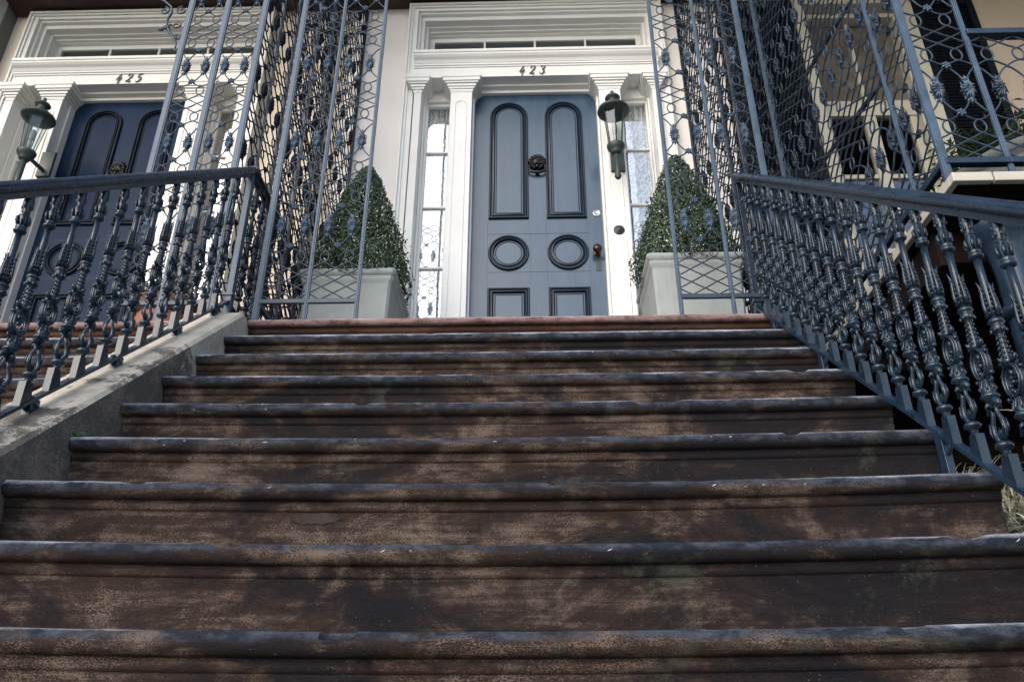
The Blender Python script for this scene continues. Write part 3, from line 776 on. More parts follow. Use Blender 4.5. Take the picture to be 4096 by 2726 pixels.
def entry(cx,ht,num,trim,curt):
    """everything of one doorway as parts of house ht"""
    o=ht.location; ox,oy,oz=o
    def B(name,mb,mat,par=ht,bevel=0,sharp=None,loc=None):
        return mb.build(name,mat,par,(cx-ox,-oy,-oz) if loc is None else loc,bevel=bevel,sharp=sharp)
    Z=ZL+.05
    # door leaf -------------------------------------------------
    m=MB(); m.box(-.455,.455,YD,YD+.05,Z,4.32)
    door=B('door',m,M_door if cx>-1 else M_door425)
    dl=(0,YD,0)
    for x0,x1 in ((-.320,-.047),(.073,.344)):
        x0-=0;x1-=0
        for path in (archpath(x0,x1,3.135,4.158), circpath((x0+x1)/2,2.866,.1365), rectpath(x0,x1,1.93,2.599)):
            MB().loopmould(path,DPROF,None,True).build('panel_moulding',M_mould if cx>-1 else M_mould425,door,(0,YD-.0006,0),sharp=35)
    # joints of the joinery
    m=MB()
    for z in (3.02,2.71,3.115-.01): pass
    for (xa,xb,z) in ((-.322,.346,3.015),(-.322,.346,2.718)): m.box(xa,xb,YD-.0014,YD+.001,z,z+.0014)
    for x in (-.325,-.042,.068,.349): m.box(x,x+.0012,YD-.0014,YD+.001,2.62,3.12)
    m.build('joint_line',M_mould,door)
    m=MB(); lion(m); m.build('knocker',M_bronze,door,(.015,YD,3.60))
    if cx>-1:
        m=MB(); m.lathe([(.010,0),(.010,.03),(.014,.036),(.026,.044),(.031,.056),(.030,.068),(.022,.078),(.008,.083)],18,R(pi/2,'X')); m.lathe([(.026,0),(.026,.006),(.02,.009)],16,R(pi/2,'X')); m.build('door_knob',paintcache('knob'),door,(.397,YD,2.855))
        m=MB(); m.lathe([(.026,0),(.027,.005),(.020,.009),(.019,.006),(.004,.006)],20,R(pi/2,'X')); m.box(-.002,.002,-.0075,-.004,-.006,.008); m.build('lock',M_silver,door,(.409,YD,3.173))
        m=MB(); m.box(-.018,.018,-.004,.001,-.035,.035); m.lathe([(.0,.0),(.007,.003),(.007,.0065),(.003,.007)],10,T(0,0,.008)@R(pi/2,'X')); m.box(-.004,.004,-.007,-.003,-.022,.006); m.lathe([(.012,0),(.012,.004),(.006,.006)],12,T(.026,0,.055)@R(pi/2,'X'))
        m.build('keyhole_plate',M_verd,door,(.405,YD,2.755),bevel=.001)
    # surround ---------------------------------------------------
    m=MB()
    yf=4.285
    def capital(x0,x1,deep):
        for (e,za,zb) in ((.008,4.150,4.164),(.018,4.166,4.182),(.028,4.185,4.205),(.044,4.208,4.222),(.058,4.222,4.252),(.066,4.252,4.284)):
            m.box(x0-e,x1+e,yf-e*.62,deep,za,zb)
        m.box(x0-.005,x1+.005,yf-.004,deep,4.138,4.150)
    def pil(x0,x1,cap=True,deep=4.52):
        m.box(x0,x1,yf,deep,Z-.05,4.139)
        capital(x0,x1,deep)
        # plinth
        m.box(x0-.012,x1+.012,yf-.014,deep-.01,Z-.049,Z+.10)
    # pilasters next to the door and outer half pilasters
    PX=((-.594,-.442),(.460,.612))
    for a,b in PX: pil(a,b)
    pil(-.858,-.806); pil(.836,.888)
    B('pilaster',m,trim,bevel=.0025)
    # sunk panels on the pilaster faces
    m=MB()
    for a,b in PX: m.loopmould(archpath(a+.032,b-.032,Z+.18,4.06),[(0,.0),(.002,.0045),(.005,.0045),(.008,-.0)],T(0,yf-.0004,0))
    B('pilaster_moulding',m,trim)
    # entablature
    m=MB()
    pr=[(4.50,4.283),(yf,4.283),(yf,4.372),(yf-.008,4.374),(yf-.008,4.386),(yf-.016,4.388),(yf-.016,4.402),(yf-.020,4.404),(yf-.024,4.412),(yf-.032,4.424),(yf-.048,4.436),(yf-.060,4.450),(yf-.064,4.462),(yf-.070,4.464),(yf-.072,4.486),(yf-.066,4.489),(4.40,4.52),(4.50,4.52)]
    pr=[(y,z) for y,z in pr]
    m.sweepx(pr[::-1],-.872,.902)
    B('entablature',m,trim)
    # soffit boards behind the entablature, above door and sidelights
    m=MB(); m.box(-.442,.460,4.36,4.50,4.262,4.2825); m.box(-.442,.460,4.40,4.50,4.235,4.2618)
    m.box(-.80,-.60,4.43,4.5,4.19,4.2825); m.box(.618,.83,4.43,4.5,4.19,4.2825)
    B('head_board',m,trim,bevel=.002)
    # door jamb beads
    m=MB(); m.box(-.4415,-.430,4.37,4.46,Z,4.26); m.box(.448,.4595,4.37,4.46,Z,4.26); B('jamb',m,trim,bevel=.002)
    # outer casing with stepped moulding
    m=MB()
    for (xa,xb) in ((-.945,-.872),(.902,.975)):
        sgn=1 if xa<0 else -1
        m.box(xa,xb,4.325,4.40,ZL,5.07)
        o1=xa if sgn>0 else xb
        m.box(min(o1,o1+sgn*.016),max(o1,o1+sgn*.016),4.300,4.325,ZL,5.07); m.box(min(o1+sgn*.016,o1+sgn*.034),max(o1+sgn*.016,o1+sgn*.034),4.312,4.325,ZL,5.05)
        i1=xb if sgn>0 else xa
        m.box(min(i1,i1-sgn*.012),max(i1,i1-sgn*.012),4.317,4.325,ZL,5.02)
    m.box(-.872,.902,4.325,4.40,5.012,5.07); m.box(-.945,.975,4.298,4.324,5.050,5.071); m.box(-.91,.94,4.311,4.3245,5.036,5.0495)
    B('casing',m,trim,bevel=.003)
    # transom: inner frame, reveal mouldings, sash
    m=MB()
    m.box(-.872,-.828,4.375,4.56,4.45,5.012); m.box(.858,.902,4.375,4.56,4.45,5.012); m.box(-.828,.858,4.375,4.56,4.960,5.012)
    m.box(-.828,-.806,4.43,4.56,4.45,4.960); m.box(.836,.858,4.43,4.56,4.45,4.960); m.box(-.806,.836,4.43,4.56,4.945,4.960); m.box(-.806,.836,4.465,4.56,4.932,4.945); m.box(-.806,.836,4.49,4.56,4.925,4.932)
    m.box(-.872,-.855,4.345,4.375,4.5,5.012); m.box(.885,.902,4.345,4.375,4.5,5.012); m.box(-.855,.885,4.345,4.375,4.998,5.012)
    B('transom_frame',m,trim,bevel=.002)
    m=MB(); m.box(-.806,.836,4.52,4.545,4.885,4.925); m.box(-.806,.836,4.52,4.545,4.55,4.60); m.box(-.806,-.768,4.52,4.545,4.60,4.885); m.box(.798,.836,4.52,4.545,4.60,4.885)
    for k in (1,2,3): x=-.768+(1.566)*k/4; m.box(x-.008,x+.008,4.522,4.545,4.60,4.885)
    tw=B('transom_window',m,trim,bevel=.0015)
    MB().box(-.77,.80,4.534,4.538,4.59,4.89).build('glass',M_glassd,tw)
    # sidelights
    for (a,b) in ((-.800,-.602),(.620,.830)):
        m=MB(); y0,y1=4.455,4.49
        m.box(a,a+.024,y0,y1,Z,4.19); m.box(b-.018,b,y0,y1,Z,4.19); m.box(a+.024,b-.018,y0,y1,4.165,4.19); m.box(a+.024,b-.018,y0,y1,Z,Z+.08)
        m.box(a-.004,a+.010,4.40,4.455,Z,4.19); m.box(b-.008,b+.004,4.40,4.455,Z,4.19)
        for z in (3.74,3.265,2.778,2.30): m.box(a+.024,b-.018,y0+.004,y1,z-.007,z+.007)
        sl=B('sidelight',m,trim,bevel=.0015)
        MB().box(a+.02,b-.015,4.474,4.477,Z+.07,4.17).build('glass',M_glass,sl)
        # pleated curtain inside
        m=MB(); n=60; vs=[];fs=[]
        for k in range(n+1):
            x=a+(b-a)*k/n; yy=4.512+.013*sin(k*.9)+.005*sin(k*2.3)
            vs+=[(x,yy,Z),(x,yy+.01*sin(k*.5),4.25)]
        for k in range(n): fs.append((2*k,2*k+2,2*k+3,2*k+1))
        m.add(vs,fs,True); m.build('curtain',curt,sl)
    # house number
    m=MB(); s=num; w=.073; h=.080; x=-.108 if cx>-1 else -.095
    for k,ch in enumerate(s): digit(m,ch,x+k*w,4.296,h)
    B('house_number',m,M_num,loc=(cx-ox,yf-.0015-oy,-oz))
_pc={}
def paintcache(k):
    if k not in _pc:
        _pc[k]=paint('copper brown knob',(.05,.033,.028),.3,.3,.2,25,(.05,.035,.03)); _pc[k].node_tree.nodes['Principled BSDF'].inputs['Metallic'].default_value=.75
    return _pc[k]
def house(name,x0,x1,label,cxs,wallm,op=None,base=None):
    t=thing(name,((x0+x1)/2,4.4,-.41),label,'house','row of town houses')
    ox,oy,oz=t.location
    m=MB()
    # wall with an opening
    if op:
        a,b,zt=op[:3]
        zb=op[3] if len(op)>3 else -.41
        m.box(x0,a,4.38,4.75,-.41,7.2); m.box(b,x1,4.38,4.75,-.41,7.2); m.box(a,b,4.38,4.75,zt,7.2)
        if zb>-.4: m.box(a,b,4.38,4.75,-.41,zb)
    m.build('wall',wallm,t,(-ox,-oy,-oz))
    # dark room behind
    m=MB(); a,b,zt=op[:3]; m.box(a-.1,b+.1,5.3,5.35,.9,zt+.3); m.box(a-.12,a-.1,4.76,5.35,.9,zt+.3); m.box(b+.1,b+.12,4.76,5.35,.9,zt+.3); m.box(a-.1,b+.1,4.76,5.3,zt+.28,zt+.3); m.box(a-.1,b+.1,4.76,5.3,1.55,1.6)
    m.build('room',M_dark,t,(-ox,-oy,-oz))
    return t
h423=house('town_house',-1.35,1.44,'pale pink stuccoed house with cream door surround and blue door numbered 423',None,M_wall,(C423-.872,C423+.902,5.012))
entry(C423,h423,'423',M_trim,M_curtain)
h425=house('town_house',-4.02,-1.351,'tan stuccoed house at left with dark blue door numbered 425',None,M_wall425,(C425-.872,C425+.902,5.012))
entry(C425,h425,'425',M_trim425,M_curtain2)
# brown belt courses above the surrounds
for hh,xa,xb in ((h423,-1.345,1.435),(h425,-4.018,-1.355)):
    o=hh.location; MB().box(xa-o.x,xb-o.x,4.08-o.y,4.379-o.y,5.095-o.z,5.45-o.z).build('belt_course',M_soffit,hh,bevel=.01)
o=h423.location; MB().box(1.15-o.x,1.436-o.x,4.345-o.y,4.379-o.y,-.40-o.z,1.62-o.z).build('basement_wall',M_basement,h423)
# doorbell on 423's pilaster
o=h423.location
m=MB(); m.lathe([(.034,0),(.036,.004),(.033,.008),(.026,.0085),(.024,.012),(.014,.0125),(.011,.018),(.004,.020)],24,R(pi/2,'X')); m.build('doorbell',M_verd,h423,(C423+.533-o.x,4.285-o.y,2.935-o.z))
# grey stone end pier, plus an unseen wing added to darken reflections
o=thing('stone_pier_added_wing',(-4.4,4.3,-.41),'dark grey stone corner of the next house, at the far left edge beside door 425, with an added unseen wing','house','row of town houses'); m=MB().box(-.6,.375,-.04,.45,0,9.5); m.box(-6,-.6,-1.3,.45,0,9.5); m.build('wall',M_greystone,o,bevel=.01)

# ------------------------------------------------------------------ lanterns
def lantern(x,y,zb,label,stem):
    t=thing('wall_lantern',(x,y,zb),label,'lantern','carriage lanterns beside the doors')
    m=MB()
    m.lathe([(.072,.300),(.090,.304),(.104,.309),(.108,.316),(.1055,.326),(.096,.334),(.080,.344),(.062,.355),(.047,.366),(.040,.376),(.043,.381),(.043,.386),(.036,.391),(.030,.400),(.028,.412),(.036,.419),(.048,.427),(.051,.434),(.046,.441),(.030,.449),(.015,.456),(.009,.462),(.008,.472),(.0125,.480),(.013,.488),(.008,.497),(.003,.501)],30)
    for k in range(40):
        a=2*pi*k/40; m.box(-.0022,.0022,-.0012,.0012,-.006,.006,T(.100*cos(a),.100*sin(a),.3315)@R(a+pi/2,'Z')@R(-.5,'X'))
    m.build('lamp_roof',M_verd,t)
    m=MB(); m.lathe([(.030,-.045),(.036,-.030),(.040,-.018),(.050,-.008),(.056,.004),(.060,.016),(.060,.024),(.052,.028)],24); m.build('lamp_base',M_verd,t)
    m=MB(); fr=MB()
    r0,z0,r1,z1=.042,.026,.070,.308
    for k in range(6):
        a=2*pi*k/6+pi/6; b=a+pi/3
        m.add([(r0*cos(a),r0*sin(a),z0),(r0*cos(b),r0*sin(b),z0),(r1*cos(b),r1*sin(b),z1),(r1*cos(a),r1*sin(a),z1)],[(0,1,2,3)])
        fr.tube([(r0*cos(a)*1.02,r0*sin(a)*1.02,z0),(r1*cos(a)*1.02,r1*sin(a)*1.02,z1)],.0035,4)
    m.build('lamp_glass',M_lampglass,t); fr.build('lamp_frame',M_verd,t)
    m=MB(); m.lathe([(.012,.03),(.012,.10),(.010,.11)],10); m.lathe([(.008,.11),(.017,.14),(.020,.17),(.016,.20),(.006,.215)],12); m.build('bulb',M_bulb,t)
    m=MB(); m.lathe([(.016,-stem),(.021,-stem+.008),(.023,-stem+.018),(.018,-stem+.026),(.0185,-stem+.03),(.020,-.04)],14); m.lathe([(.004,-stem-.012),(.015,-stem-.004),(.020,-stem+.004)],12); m.build('stem',M_verd,t)
    m=MB(); m.box(-.020,.074,4.285-y-.022,4.285-y,-.045,.16); m.tube([(0,0,.0),(.015,(4.285-y)*.5,.0),(.027,4.28-y,.0)],.014,8); m.build('wall_plate',M_verd,t,bevel=.002)
lantern(.572,4.10,3.445,'green grey carriage lantern fixed beside door 423',.235)
lantern(-3.345,4.10,3.48,'green grey carriage lantern on the pilaster left of door 425',.26)
# thin pole running down below the left lantern
# ------------------------------------------------------------------ planters & topiary
def square_planter(name,cx,cy,z,W,H,label):
    t=thing(name,(cx,cy,z),label,'planter','square cast stone planters')
    def ring(w,zz,k=.012): 
        return [(-w+k,-w,zz),(w-k,-w,zz),(w,-w+k,zz),(w,w-k,zz),(w-k,w,zz),(-w+k,w,zz),(-w,w-k,zz),(-w,-w+k,zz)]
    hw=W/2
    lv=[(hw*.84,0),(hw*.85,.02),(hw*.90,H-.085),(hw*.905,H-.080),(hw*.915,H-.072),(hw*.945,H-.060),(hw*.955,H-.048),(hw*.95,H-.040),(hw*.97,H-.034),(hw*1.0,H-.022),(hw*1.005,H-.010),(hw*.99,H-.002),(hw*.97,H),(hw*.88,H),(hw*.86,H-.01),(hw*.86,H-.06)]
    vs=[];fs=[]
    for w,zz in lv: vs+=ring(w,zz)
    for j in range(len(lv)-1):
        for i in range(8): k=(i+1)%8; fs.append((j*8+i,j*8+k,(j+1)*8+k,(j+1)*8+i))
    fs.append(tuple(range(8))[::-1])
    m=MB().add(vs,fs,True); m.build('pot',M_conc,t,sharp=35)
    MB().box(-hw*.86,hw*.86,-hw*.86,hw*.86,H-.10,H-.055).build('soil',M_soil,t)
    return t
def leaf_quad(m,p,n,up,s,asp=.55):
    n=n.normalized(); a=n.cross(up)
    if a.length<1e-3: a=n.cross(Vector((1,0,0)))
    a.normalize(); b=a.cross(n)
    ln=b*s; wd=a*s*asp
    m.add([p,p+ln*.5+wd*.5+n*s*.12,p+ln,p+ln*.5-wd*.5+n*s*.12],[(0,1,2,3)],False)
def topiary(cx,cy,z,H,Rb,label,seed,N=19000,skew=0):
    rnd=random.Random(seed)
    t=thing('boxwood_topiary',(cx,cy,z),label,'topiary','clipped boxwood cones')
    m=MB()
    def rad(h,a):
        u=h/H
        base=Rb*(1-u)**.74*(1 if u>.12 else (.84+.16*u/.12))
        k=1+.16*noise.noise(Vector((cos(a)*2.1,sin(a)*2.1,h*9+seed)))+.09*noise.noise(Vector((cos(a)*6,sin(a)*6,h*24+seed)))
        return base*k+.012
    for i in range(N):
        u=1-sqrt(rnd.random()) if rnd.random()<.75 else rnd.random()
        h=u*H; a=rnd.random()*2*pi
        rr=rad(h,a); d=rnd.random()**2.2
        r=rr*(1-d*.55)
        # stray shoots
        if rnd.random()<.035: r=rr*(1.03+rnd.random()*.09)
        p=Vector((r*cos(a)+skew*u,r*sin(a),h-.02*(1-u)*(rnd.random()**2)))
        out=Vector((cos(a),sin(a),.45)).normalized()
        n=(out+Vector((rnd.gauss(0,.55),rnd.gauss(0,.55),rnd.gauss(0,.55)))).normalized()
        up=(Vector((rnd.gauss(0,.6),rnd.gauss(0,.6),1))+out*.7).normalized()
        leaf_quad(m,p,n,up,rnd.uniform(.012,.021),.62)
    m.build('foliage',M_box,t)
    m=MB(); m.tube([(0,0,-.05),(.004,0,H*.4),(skew*.8,0,H*.93)],[.016,.011,.003],7)
    for k in range(60):
        a=rnd.random()*2*pi;h=rnd.random()*H*.85; r=rad(h,a)*.85
        m.tube([(skew*h/H,0,h*.85),(r*.6*cos(a),r*.6*sin(a),h),(r*cos(a)+skew*h/H,r*sin(a),h+.03)],[.004,.003,.0015],4)
    m.build('trunk',M_bark,t)
square_planter('planter',-.935,3.70,ZL,.50,.475,'square pale grey planter left of door 423, behind the lattice')
topiary(-.935,3.70,ZL+.455,.86,.300,'clipped boxwood cone in the planter left of door 423',3)
square_planter('planter',.845,3.68,ZL,.50,.53,'square pale grey planter right of door 423, beside the right railing')
topiary(.845,3.68,ZL+.50,.84,.298,'clipped boxwood cone in the planter right of door 423',5)
# terracotta pot on 425's landing
t=thing('terracotta_pot',(-1.90,3.62,ZL),'ribbed terracotta pot with rusty rim behind the left railing','planter')
m=MB(); m.lathe([(.115,0),(.12,.02),(.150,.26),(.155,.27)],28,flute=1,fa=.015); m.lathe([(.135,.285),(.12,.285),(.11,.25)],28); m.build('pot',M_terra,t,sharp=40)
m=MB(); m.lathe([(.158,.265),(.178,.28),(.184,.30),(.186,.335),(.176,.35),(.150,.352),(.142,.335),(.14,.30)],28); m.build('rim',M_rust,t,sharp=50)
def shrub(name,cx,cy,z,rx,ry,h,N,size,mat,label,cat,seed,asp=.4,group=None):
    rnd=random.Random(seed); t=thing(name,(cx,cy,z),label,cat,group); m=MB(); st=MB()
    for i in range(N//12):
        a=rnd.random()*2*pi; q=sqrt(rnd.random()); tip=Vector((rx*q*cos(a),ry*q*sin(a),h*(.35+.65*rnd.random()*(1-.4*q))))
        base=Vector((tip.x*.25,tip.y*.25,0)); mid=(base+tip)/2+Vector((0,0,.04))
        st.tube([base,mid,tip],[.003,.0025,.001],4)
        for k in range(12):
            u=.3+.7*k/11; p=base.lerp(mid,u*2) if u<.5 else mid.lerp(tip,(u-.5)*2)
            an=rnd.random()*2*pi; n=Vector((cos(an)*.5,sin(an)*.5,1)); up=Vector((cos(an),sin(an),.35))
            leaf_quad(m,p,n,up,size*rnd.uniform(.7,1.2),asp)
    m.build('foliage',mat,t); st.build('stem',M_bark,t); return t
shrub('potted_plant',-1.90,3.62,ZL+.30,.20,.14,.26,900,.035,M_leaf,'small green plant in the terracotta pot of door 425','plant',11)

# ------------------------------------------------------------------ right hand house with raised deck
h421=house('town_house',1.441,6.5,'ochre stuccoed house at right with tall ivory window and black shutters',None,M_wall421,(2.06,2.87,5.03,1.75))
o=h421.location; L=(-o.x,-o.y,-o.z)
m=MB(); x0,x1=2.02,2.91
for a,b in ((x0,x0+.075),(x1-.075,x1)): m.box(a,b,4.33,4.42,1.70,5.10)
m.box(x0+.075,x1-.075,4.33,4.42,5.00,5.10); m.box(x0-.01,x1+.01,4.30,4.329,5.06,5.12)
m.box(x0+.075,x0+.11,4.42,4.56,1.75,5.0); m.box(x1-.11,x1-.075,4.42,4.56,1.75,5.0); m.box(x0+.11,x1-.11,4.42,4.56,4.95,5.0)
w=m.build('window',M_trim421,h421,L,bevel=.003)
m=MB(); xc=(x0+x1)/2
m.box(x0+.11,x1-.11,4.47,4.53,4.02,4.16)
m.box(xc-.04,xc+.04,4.475,4.525,1.8,4.02); m.box(xc-.012,xc+.012,4.478,4.525,4.16,4.95)
for z in (3.47,2.86,2.3): m.box(x0+.11,xc-.04,4.485,4.52,z,z+.035); m.box(xc+.04,x1-.11,4.485,4.52,z,z+.035)
for a,b in ((x0+.11,x0+.16),(x1-.16,x1-.11)): m.box(a,b,4.48,4.524,1.8,4.02)
m.build('sash',M_trim421,w,bevel=.002)
MB().box(x0+.10,x1-.10,4.50,4.504,1.8,4.97).build('glass',M_glassd,w)
m=MB(); m.box(x0+.1,x1-.1,4.512,4.52,4.1,4.98); m.build('blind',M_curtain2,w)
def shutter(xa,xb,z0,z1):
    m=MB(); f=.05; y0,y1=4.335,4.375
    m.box(xa,xa+f,y0,y1,z0,z1); m.box(xb-f,xb,y0,y1,z0,z1)
    for z in (z0,(z0+z1)/2-.04,z1-.08): m.box(xa+f,xb-f,y0,y1,z,z+.08)
    z=z0+.09
    while z<z1-.1:
        m.box(xa+f,xb-f,-.004,.004,-.018,.018,T(0,4.355,z+.015)@R(-.6,'X')) ; z+=.03
    m.build('shutter',M_black,h421,L,bevel=.001)
shutter(1.50,2.015,1.75,5.06); shutter(2.915,3.375,1.75,5.06)
MB().box(1.445,6.5,4.34,4.379,-.40,1.60).build('basement_wall',M_basement,h421,L)

dk=thing('porch_deck',(1.41,2.2,ZL-.03),'raised timber porch deck at right with pale board edge','deck')
ox,oy,oz=dk.location
DX0=1.415; DX1=5.2; DY0=2.17
m=MB()
xs=[DX0,DX0+.135]
while xs[-1]<DX1: xs.append(xs[-1]+.29)
for k in range(len(xs)-1): m.box(xs[k]+(.004 if k else 0),xs[k+1]-.002,DY0,DY0+.025,1.664,1.70)
m.box(DX0,DX0+.025,DY0+.026,4.33,1.664,1.70)
m.build('edge_board',M_fascia,dk,(-ox,-oy,-oz),bevel=.003)
m=MB()
y=DY0+.027
while y<4.25: m.box(DX0+.027,DX1,y,y+.118,1.668,1.697); y+=.122
m.build('floor_board',M_timber,dk,(-ox,-oy,-oz),bevel=.002)
m=MB(); m.box(DX0+.10,DX1,DY0+.30,DY0+.35,1.53,1.664); m.box(DX0+.06,DX0+.10,DY0+.30,4.33,1.52,1.664)
x=DX0+.5
while x<DX1: m.box(x,x+.045,DY0+.35,4.33,1.54,1.664); x+=.42
m.box(DX0+.09,DX1,3.2,3.26,1.44,1.538)
m.build('joist',M_timber,dk,(-ox,-oy,-oz),bevel=.003)
# iron beam under the deck front
m=MB(); m.box(1.62,DX1,DY0+.04,DY0+.08,1.560,1.585); m.build('support_beam',M_rail,dk,(-ox,-oy,-oz))
# sloping boards of the stair behind (dark timber wall under deck)
m=MB()
for k in range(9):
    m.box(1.50,5.0,-.012,.012,-.075,.075,T(0,4.0,.35+k*.16)@R(.06,'Y'))
m.build('back_boarding',M_timber,dk,(-ox,-oy,-oz))
# fluted column under the deck
def column():
    t=thing('fluted_column',(1.60,2.30,-.41),'dark fluted iron column with a ring collar under the deck corner','column')
    m=MB(); m.lathe([(.09,-.0),(.09,.06),(.066,.10),(.062,.5),(.055,1.62)],32,flute=1,fa=.035)
    m.build('shaft',M_rail,t,sharp=80)
    m=MB(); m.lathe([(.054,1.62),(.074,1.63),(.083,1.645),(.074,1.66),(.055,1.67)],28); m.build('collar',M_rail,t)
    m=MB(); m.lathe([(.054,1.668),(.052,1.80),(.058,1.87),(.078,1.92),(.10,1.945),(.102,1.965),(.09,1.968)],32,flute=1,fa=.03); m.build('capital',M_rail,t,sharp=80)
column()
# deck lattice porch
t=thing('iron_portico',(1.425,2.2,ZL),'near iron lattice porch standing on the raised deck at right','portico','iron lattice porches')
ox,oy,oz=t.location
def dpost(x,y,w=.034,d=.034,z0=1.70,z1=5.2): 
    post(t,x-ox,y-oy,z0-oz,z1-oz,w,d)
dpost(1.43,2.215,.036,.040)
dpost(1.650,2.215,.024,.030); dpost(1.43,2.425,.026,.030); dpost(1.43,3.60,.040,.045,ZL-.01)
ZBD=1.705+.07
def dl(x,y,W,rot,nc,ros,h): 
    global ZB
    w=W/nc; m,me,ro,zt=lattice(nc,w,h,4,ros,.0036 if nc<5 else .0042,.030,8 if nc>8 else 4,.0345 if nc>8 else HR)
    if rot==0 and h<2.3:
        q=m.build('lattice_panel',M_wire,t,(x-ox,y-oy,ZBD+.01-oz)); q.rotation_euler=(0,0,rot)
        for a,b in me: inst('leaf_medallion',MED,q,(a,0,b))
        for a,b in ro: inst('rosette',ROS,q,(a,0,b))
    else:
        with_orn(m,me,ro); q=m.build('lattice_panel',M_wire,t,(x-ox,y-oy,ZBD+.01-oz)); q.rotation_euler=(0,0,rot)
dl(1.43,2.215,.22,0,2,True,2.1)
dl(1.43,2.215,.21,pi/2,2,True,3.0)
dl(1.43,2.425,1.175,pi/2,10,False,3.0)
dl(1.43,3.60,.75,pi/2,6,True,3.0)
m=MB(); m.box(1.40-ox,5.3-ox,1.95-oy,4.37-oy,5.55-oz,5.68-oz); m.box(1.40-ox,5.3-ox,1.95-oy,2.0-oy,5.42-oz,5.55-oz); m.build('porch_roof',M_soffit,t)
# low balustrade panel to the right of the second post
m=MB(); w=.115; nc=12
mm,me,ro,zt=lattice(nc,w,.45,4,False,.0036,.030,4,None,2)
mm.v=[v for v in mm.v]
q=with_orn(mm,me,[]).build('lattice_panel',M_wire,t,(1.65-ox,2.215-oy,ZBD+.01-oz))
m=MB(); m.box(1.43,1.65,2.200,2.230,ZBD-.012,ZBD+.012); m.box(1.65,3.2,2.200,2.230,ZBD-.012,ZBD+.012); m.box(1.418,1.442,2.215,4.33,ZBD-.012,ZBD+.012)
m.build('bottom_bar',M_rail,t,(-ox,-oy,-oz),bevel=.002)
m=MB(); m.box(1.65,3.2,2.195,2.235,ZBD+.01+zt-.002,ZBD+.01+zt+.024); m.build('top_rail',M_rail,t,(-ox,-oy,-oz),bevel=.003)
m=MB()
m.tube([(1.452,2.44,2.40),(1.452,3.34,2.585)],.011,6); m.tube([(1.452,2.55,2.96),(1.452,3.62,3.21)],.011,6)
m.build('brace',M_rail,t,(-ox,-oy,-oz))
# wire mesh door guard behind
# big urn on the deck
t=thing('stone_urn',(2.16,2.80,1.70),'large round grey stone urn on the raised deck at right','planter')
m=MB(); m.lathe([(r_,z_*.80) for r_,z_ in [(.20,0),(.21,.04),(.24,.08),(.29,.17),(.345,.30),(.375,.40),(.385,.43),(.372,.44),(.385,.455),(.405,.475),(.408,.50),(.395,.515),(.36,.518),(.34,.50),(.33,.42)]],48); m.build('bowl',M_urn,t,sharp=50)
MB().lathe([(.33,.30),(.335,.37)],32).build('soil',M_soil,t)
shrub('urn_plant',2.16,2.80,2.04,.46,.46,.34,3600,.05,M_leaf,'dark green leafy plant growing in the large stone urn on the deck','plant',21,.33)

# pale strappy plants beside the steps
def strappy(cx,cy,z,n,L,label,seed):
    rnd=random.Random(seed); t=thing('spider_plant',(cx,cy,z),label,'plant','pale strappy plants beside the steps'); m=MB()
    for i in range(n):
        a=rnd.random()*2*pi; q=rnd.random()*.09; el=rnd.uniform(.1,1.25); l=L*rnd.uniform(.6,1.1)
        b=Vector((q*cos(a)+rnd.gauss(0,.03),q*sin(a)+rnd.gauss(0,.03),rnd.random()*.10)); d=Vector((cos(a)*cos(el),sin(a)*cos(el),sin(el))); s=d.cross(Vector((0,0,1))).normalized()
        w=.0034; pts=[b+d*l*k/4+Vector((0,0,-.45*l*(k/4)**2)) for k in range(5)]
        vs=[];
        for k,p in enumerate(pts): ww=w*(1-k/4.3); vs+=[p-s*ww,p+s*ww+Vector((0,0,.001))]
        m.add(vs,[(2*k,2*k+1,2*k+3,2*k+2) for k in range(4)],False)
    m.build('foliage',M_straw,t); return t
strappy(1.32,2.40,.60,380,.16,'pale strappy plant beside the third step, behind the right railing',31)
strappy(1.33,2.22,.50,360,.16,'pale strappy plant in the bed, under the right railing',32)
strappy(1.33,2.02,.40,380,.17,'pale strappy plant at the right edge beside the lower steps',33)
o=MB().box(1.17,1.9,1.4,2.75,-.41,.42).build('planting_bed',M_soil); tag(o,kind='structure'); 
# weed in the joint of the fourth step
m=MB(); rnd=random.Random(4)
for k in range(26):
    a=rnd.random()*2*pi; leaf_quad(m,Vector((rnd.gauss(0,.007),rnd.gauss(0,.004),rnd.random()*.012)),Vector((cos(a)*.4,-.6,.8)),Vector((cos(a),sin(a),.8)),.012,.8)
o=m.build('weed',M_weed,None,(-1.247,stepY(3)+.012,stepZ(3)-.002)); tag(o,'tiny bright green weed growing where a step meets the cheek wall','weed')
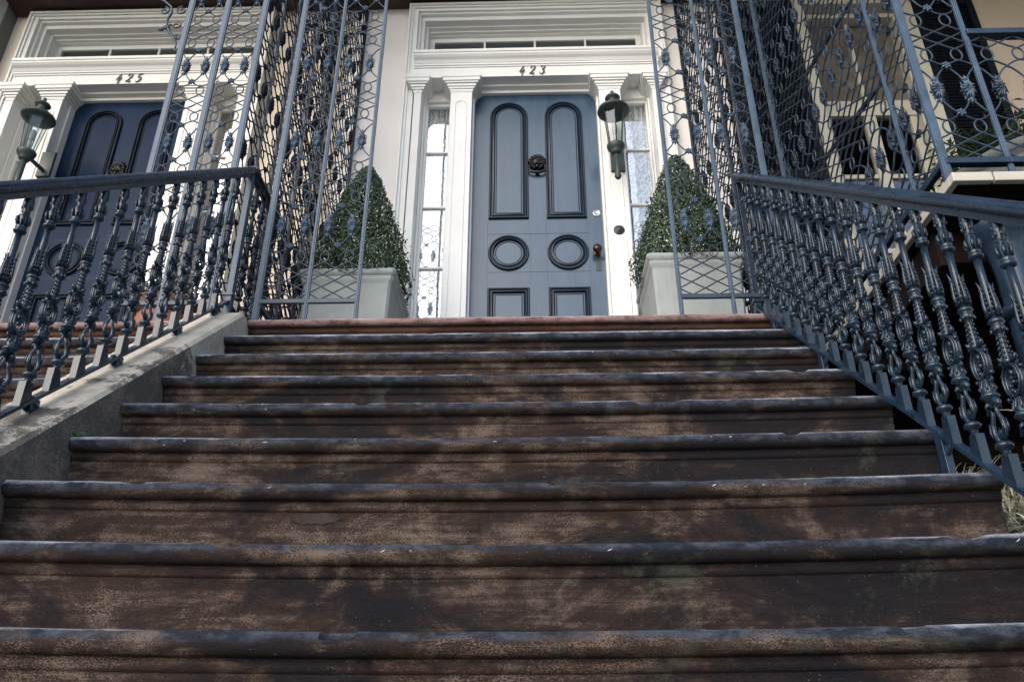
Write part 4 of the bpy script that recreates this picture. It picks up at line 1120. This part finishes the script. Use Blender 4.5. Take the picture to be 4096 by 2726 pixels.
# dry leaf scraps on the nosings
pts=[(-.62,2),(-.30,1),(-.9,2),(.15,1),(-.72,3),(.42,2),(.95,1),(-.1,3),(.3,4),(-1.0,2),(-.45,3),(.62,3)]
M_scrap=paint('dry leaf scrap',(.62,.56,.42),.8,.1,.2)
for k,(x,i) in enumerate(pts[:8]):
    m=MB(); a=rnd.uniform(-.6,.6); l=.008
    m.add([(-l,0,-.001),(0,-.0006,.0016),(l,0,.001),(0,.0004,-.0016)],[(0,1,2,3)],False,R(a,'Y'))
    o=m.build('leaf_scrap',M_scrap,None,(x,stepY(i)+.0005,stepZ(i)-.018-sag[i]*(1-((x+.08)/1.17)**2)))
    tag(o,'tiny pale dry leaf scrap stuck on a step nosing','leaf scrap','dry leaf scraps on the steps')

# ------------------------------------------------------------------ ground
me=MB().add([(-200,-200,0),(200,-200,0),(200,200,0),(-200,200,0)],[(0,1,2,3)])
g=me.build('ground',M_pavement,None,(0,0,-.41)); g['kind']='structure'

# ------------------------------------------------------------------ light, world, camera
w=bpy.data.worlds.new('World'); S.world=w; w.use_nodes=True; nt=w.node_tree
bg=nt.nodes['Background']; sky=nt.nodes.new('ShaderNodeTexSky'); sky.sky_type='NISHITA'; sky.sun_disc=False
EL,AZ=radians(30),radians(212)     # sun behind the photographer, to the left
sky.sun_elevation=EL; sky.sun_rotation=AZ; sky.air_density=1.0; sky.dust_density=2.0; sky.ozone_density=1.0
hs=nt.nodes.new('ShaderNodeHueSaturation'); hs.inputs['Saturation'].default_value=.82
nt.links.new(sky.outputs[0],hs.inputs['Color']); nt.links.new(hs.outputs[0],bg.inputs[0]); bg.inputs[1].default_value=.15
sd=bpy.data.lights.new('Sun','SUN'); sd.energy=.6; sd.angle=radians(70); sd.color=(.95,.98,1)
so=bpy.data.objects.new('Sun',sd); COL.objects.link(so)
dirv=Vector((sin(AZ)*cos(EL),cos(AZ)*cos(EL),sin(EL)))
so.rotation_euler=dirv.to_track_quat('Z','Y').to_euler()
cd=bpy.data.cameras.new('Camera'); cam=bpy.data.objects.new('Camera',cd); COL.objects.link(cam)
cd.sensor_width=36; cd.lens=28.0; cd.clip_start=.05; cd.clip_end=2000
cam.rotation_euler=(radians(90+26.6),0,radians(1.5)); cam.location=(0,0,0); S.camera=cam
S.view_settings.view_transform='Standard'; S.view_settings.look='None'; S.view_settings.gamma=1; S.view_settings.exposure=1.13
S.cycles.max_bounces=6; S.cycles.transparent_max_bounces=12
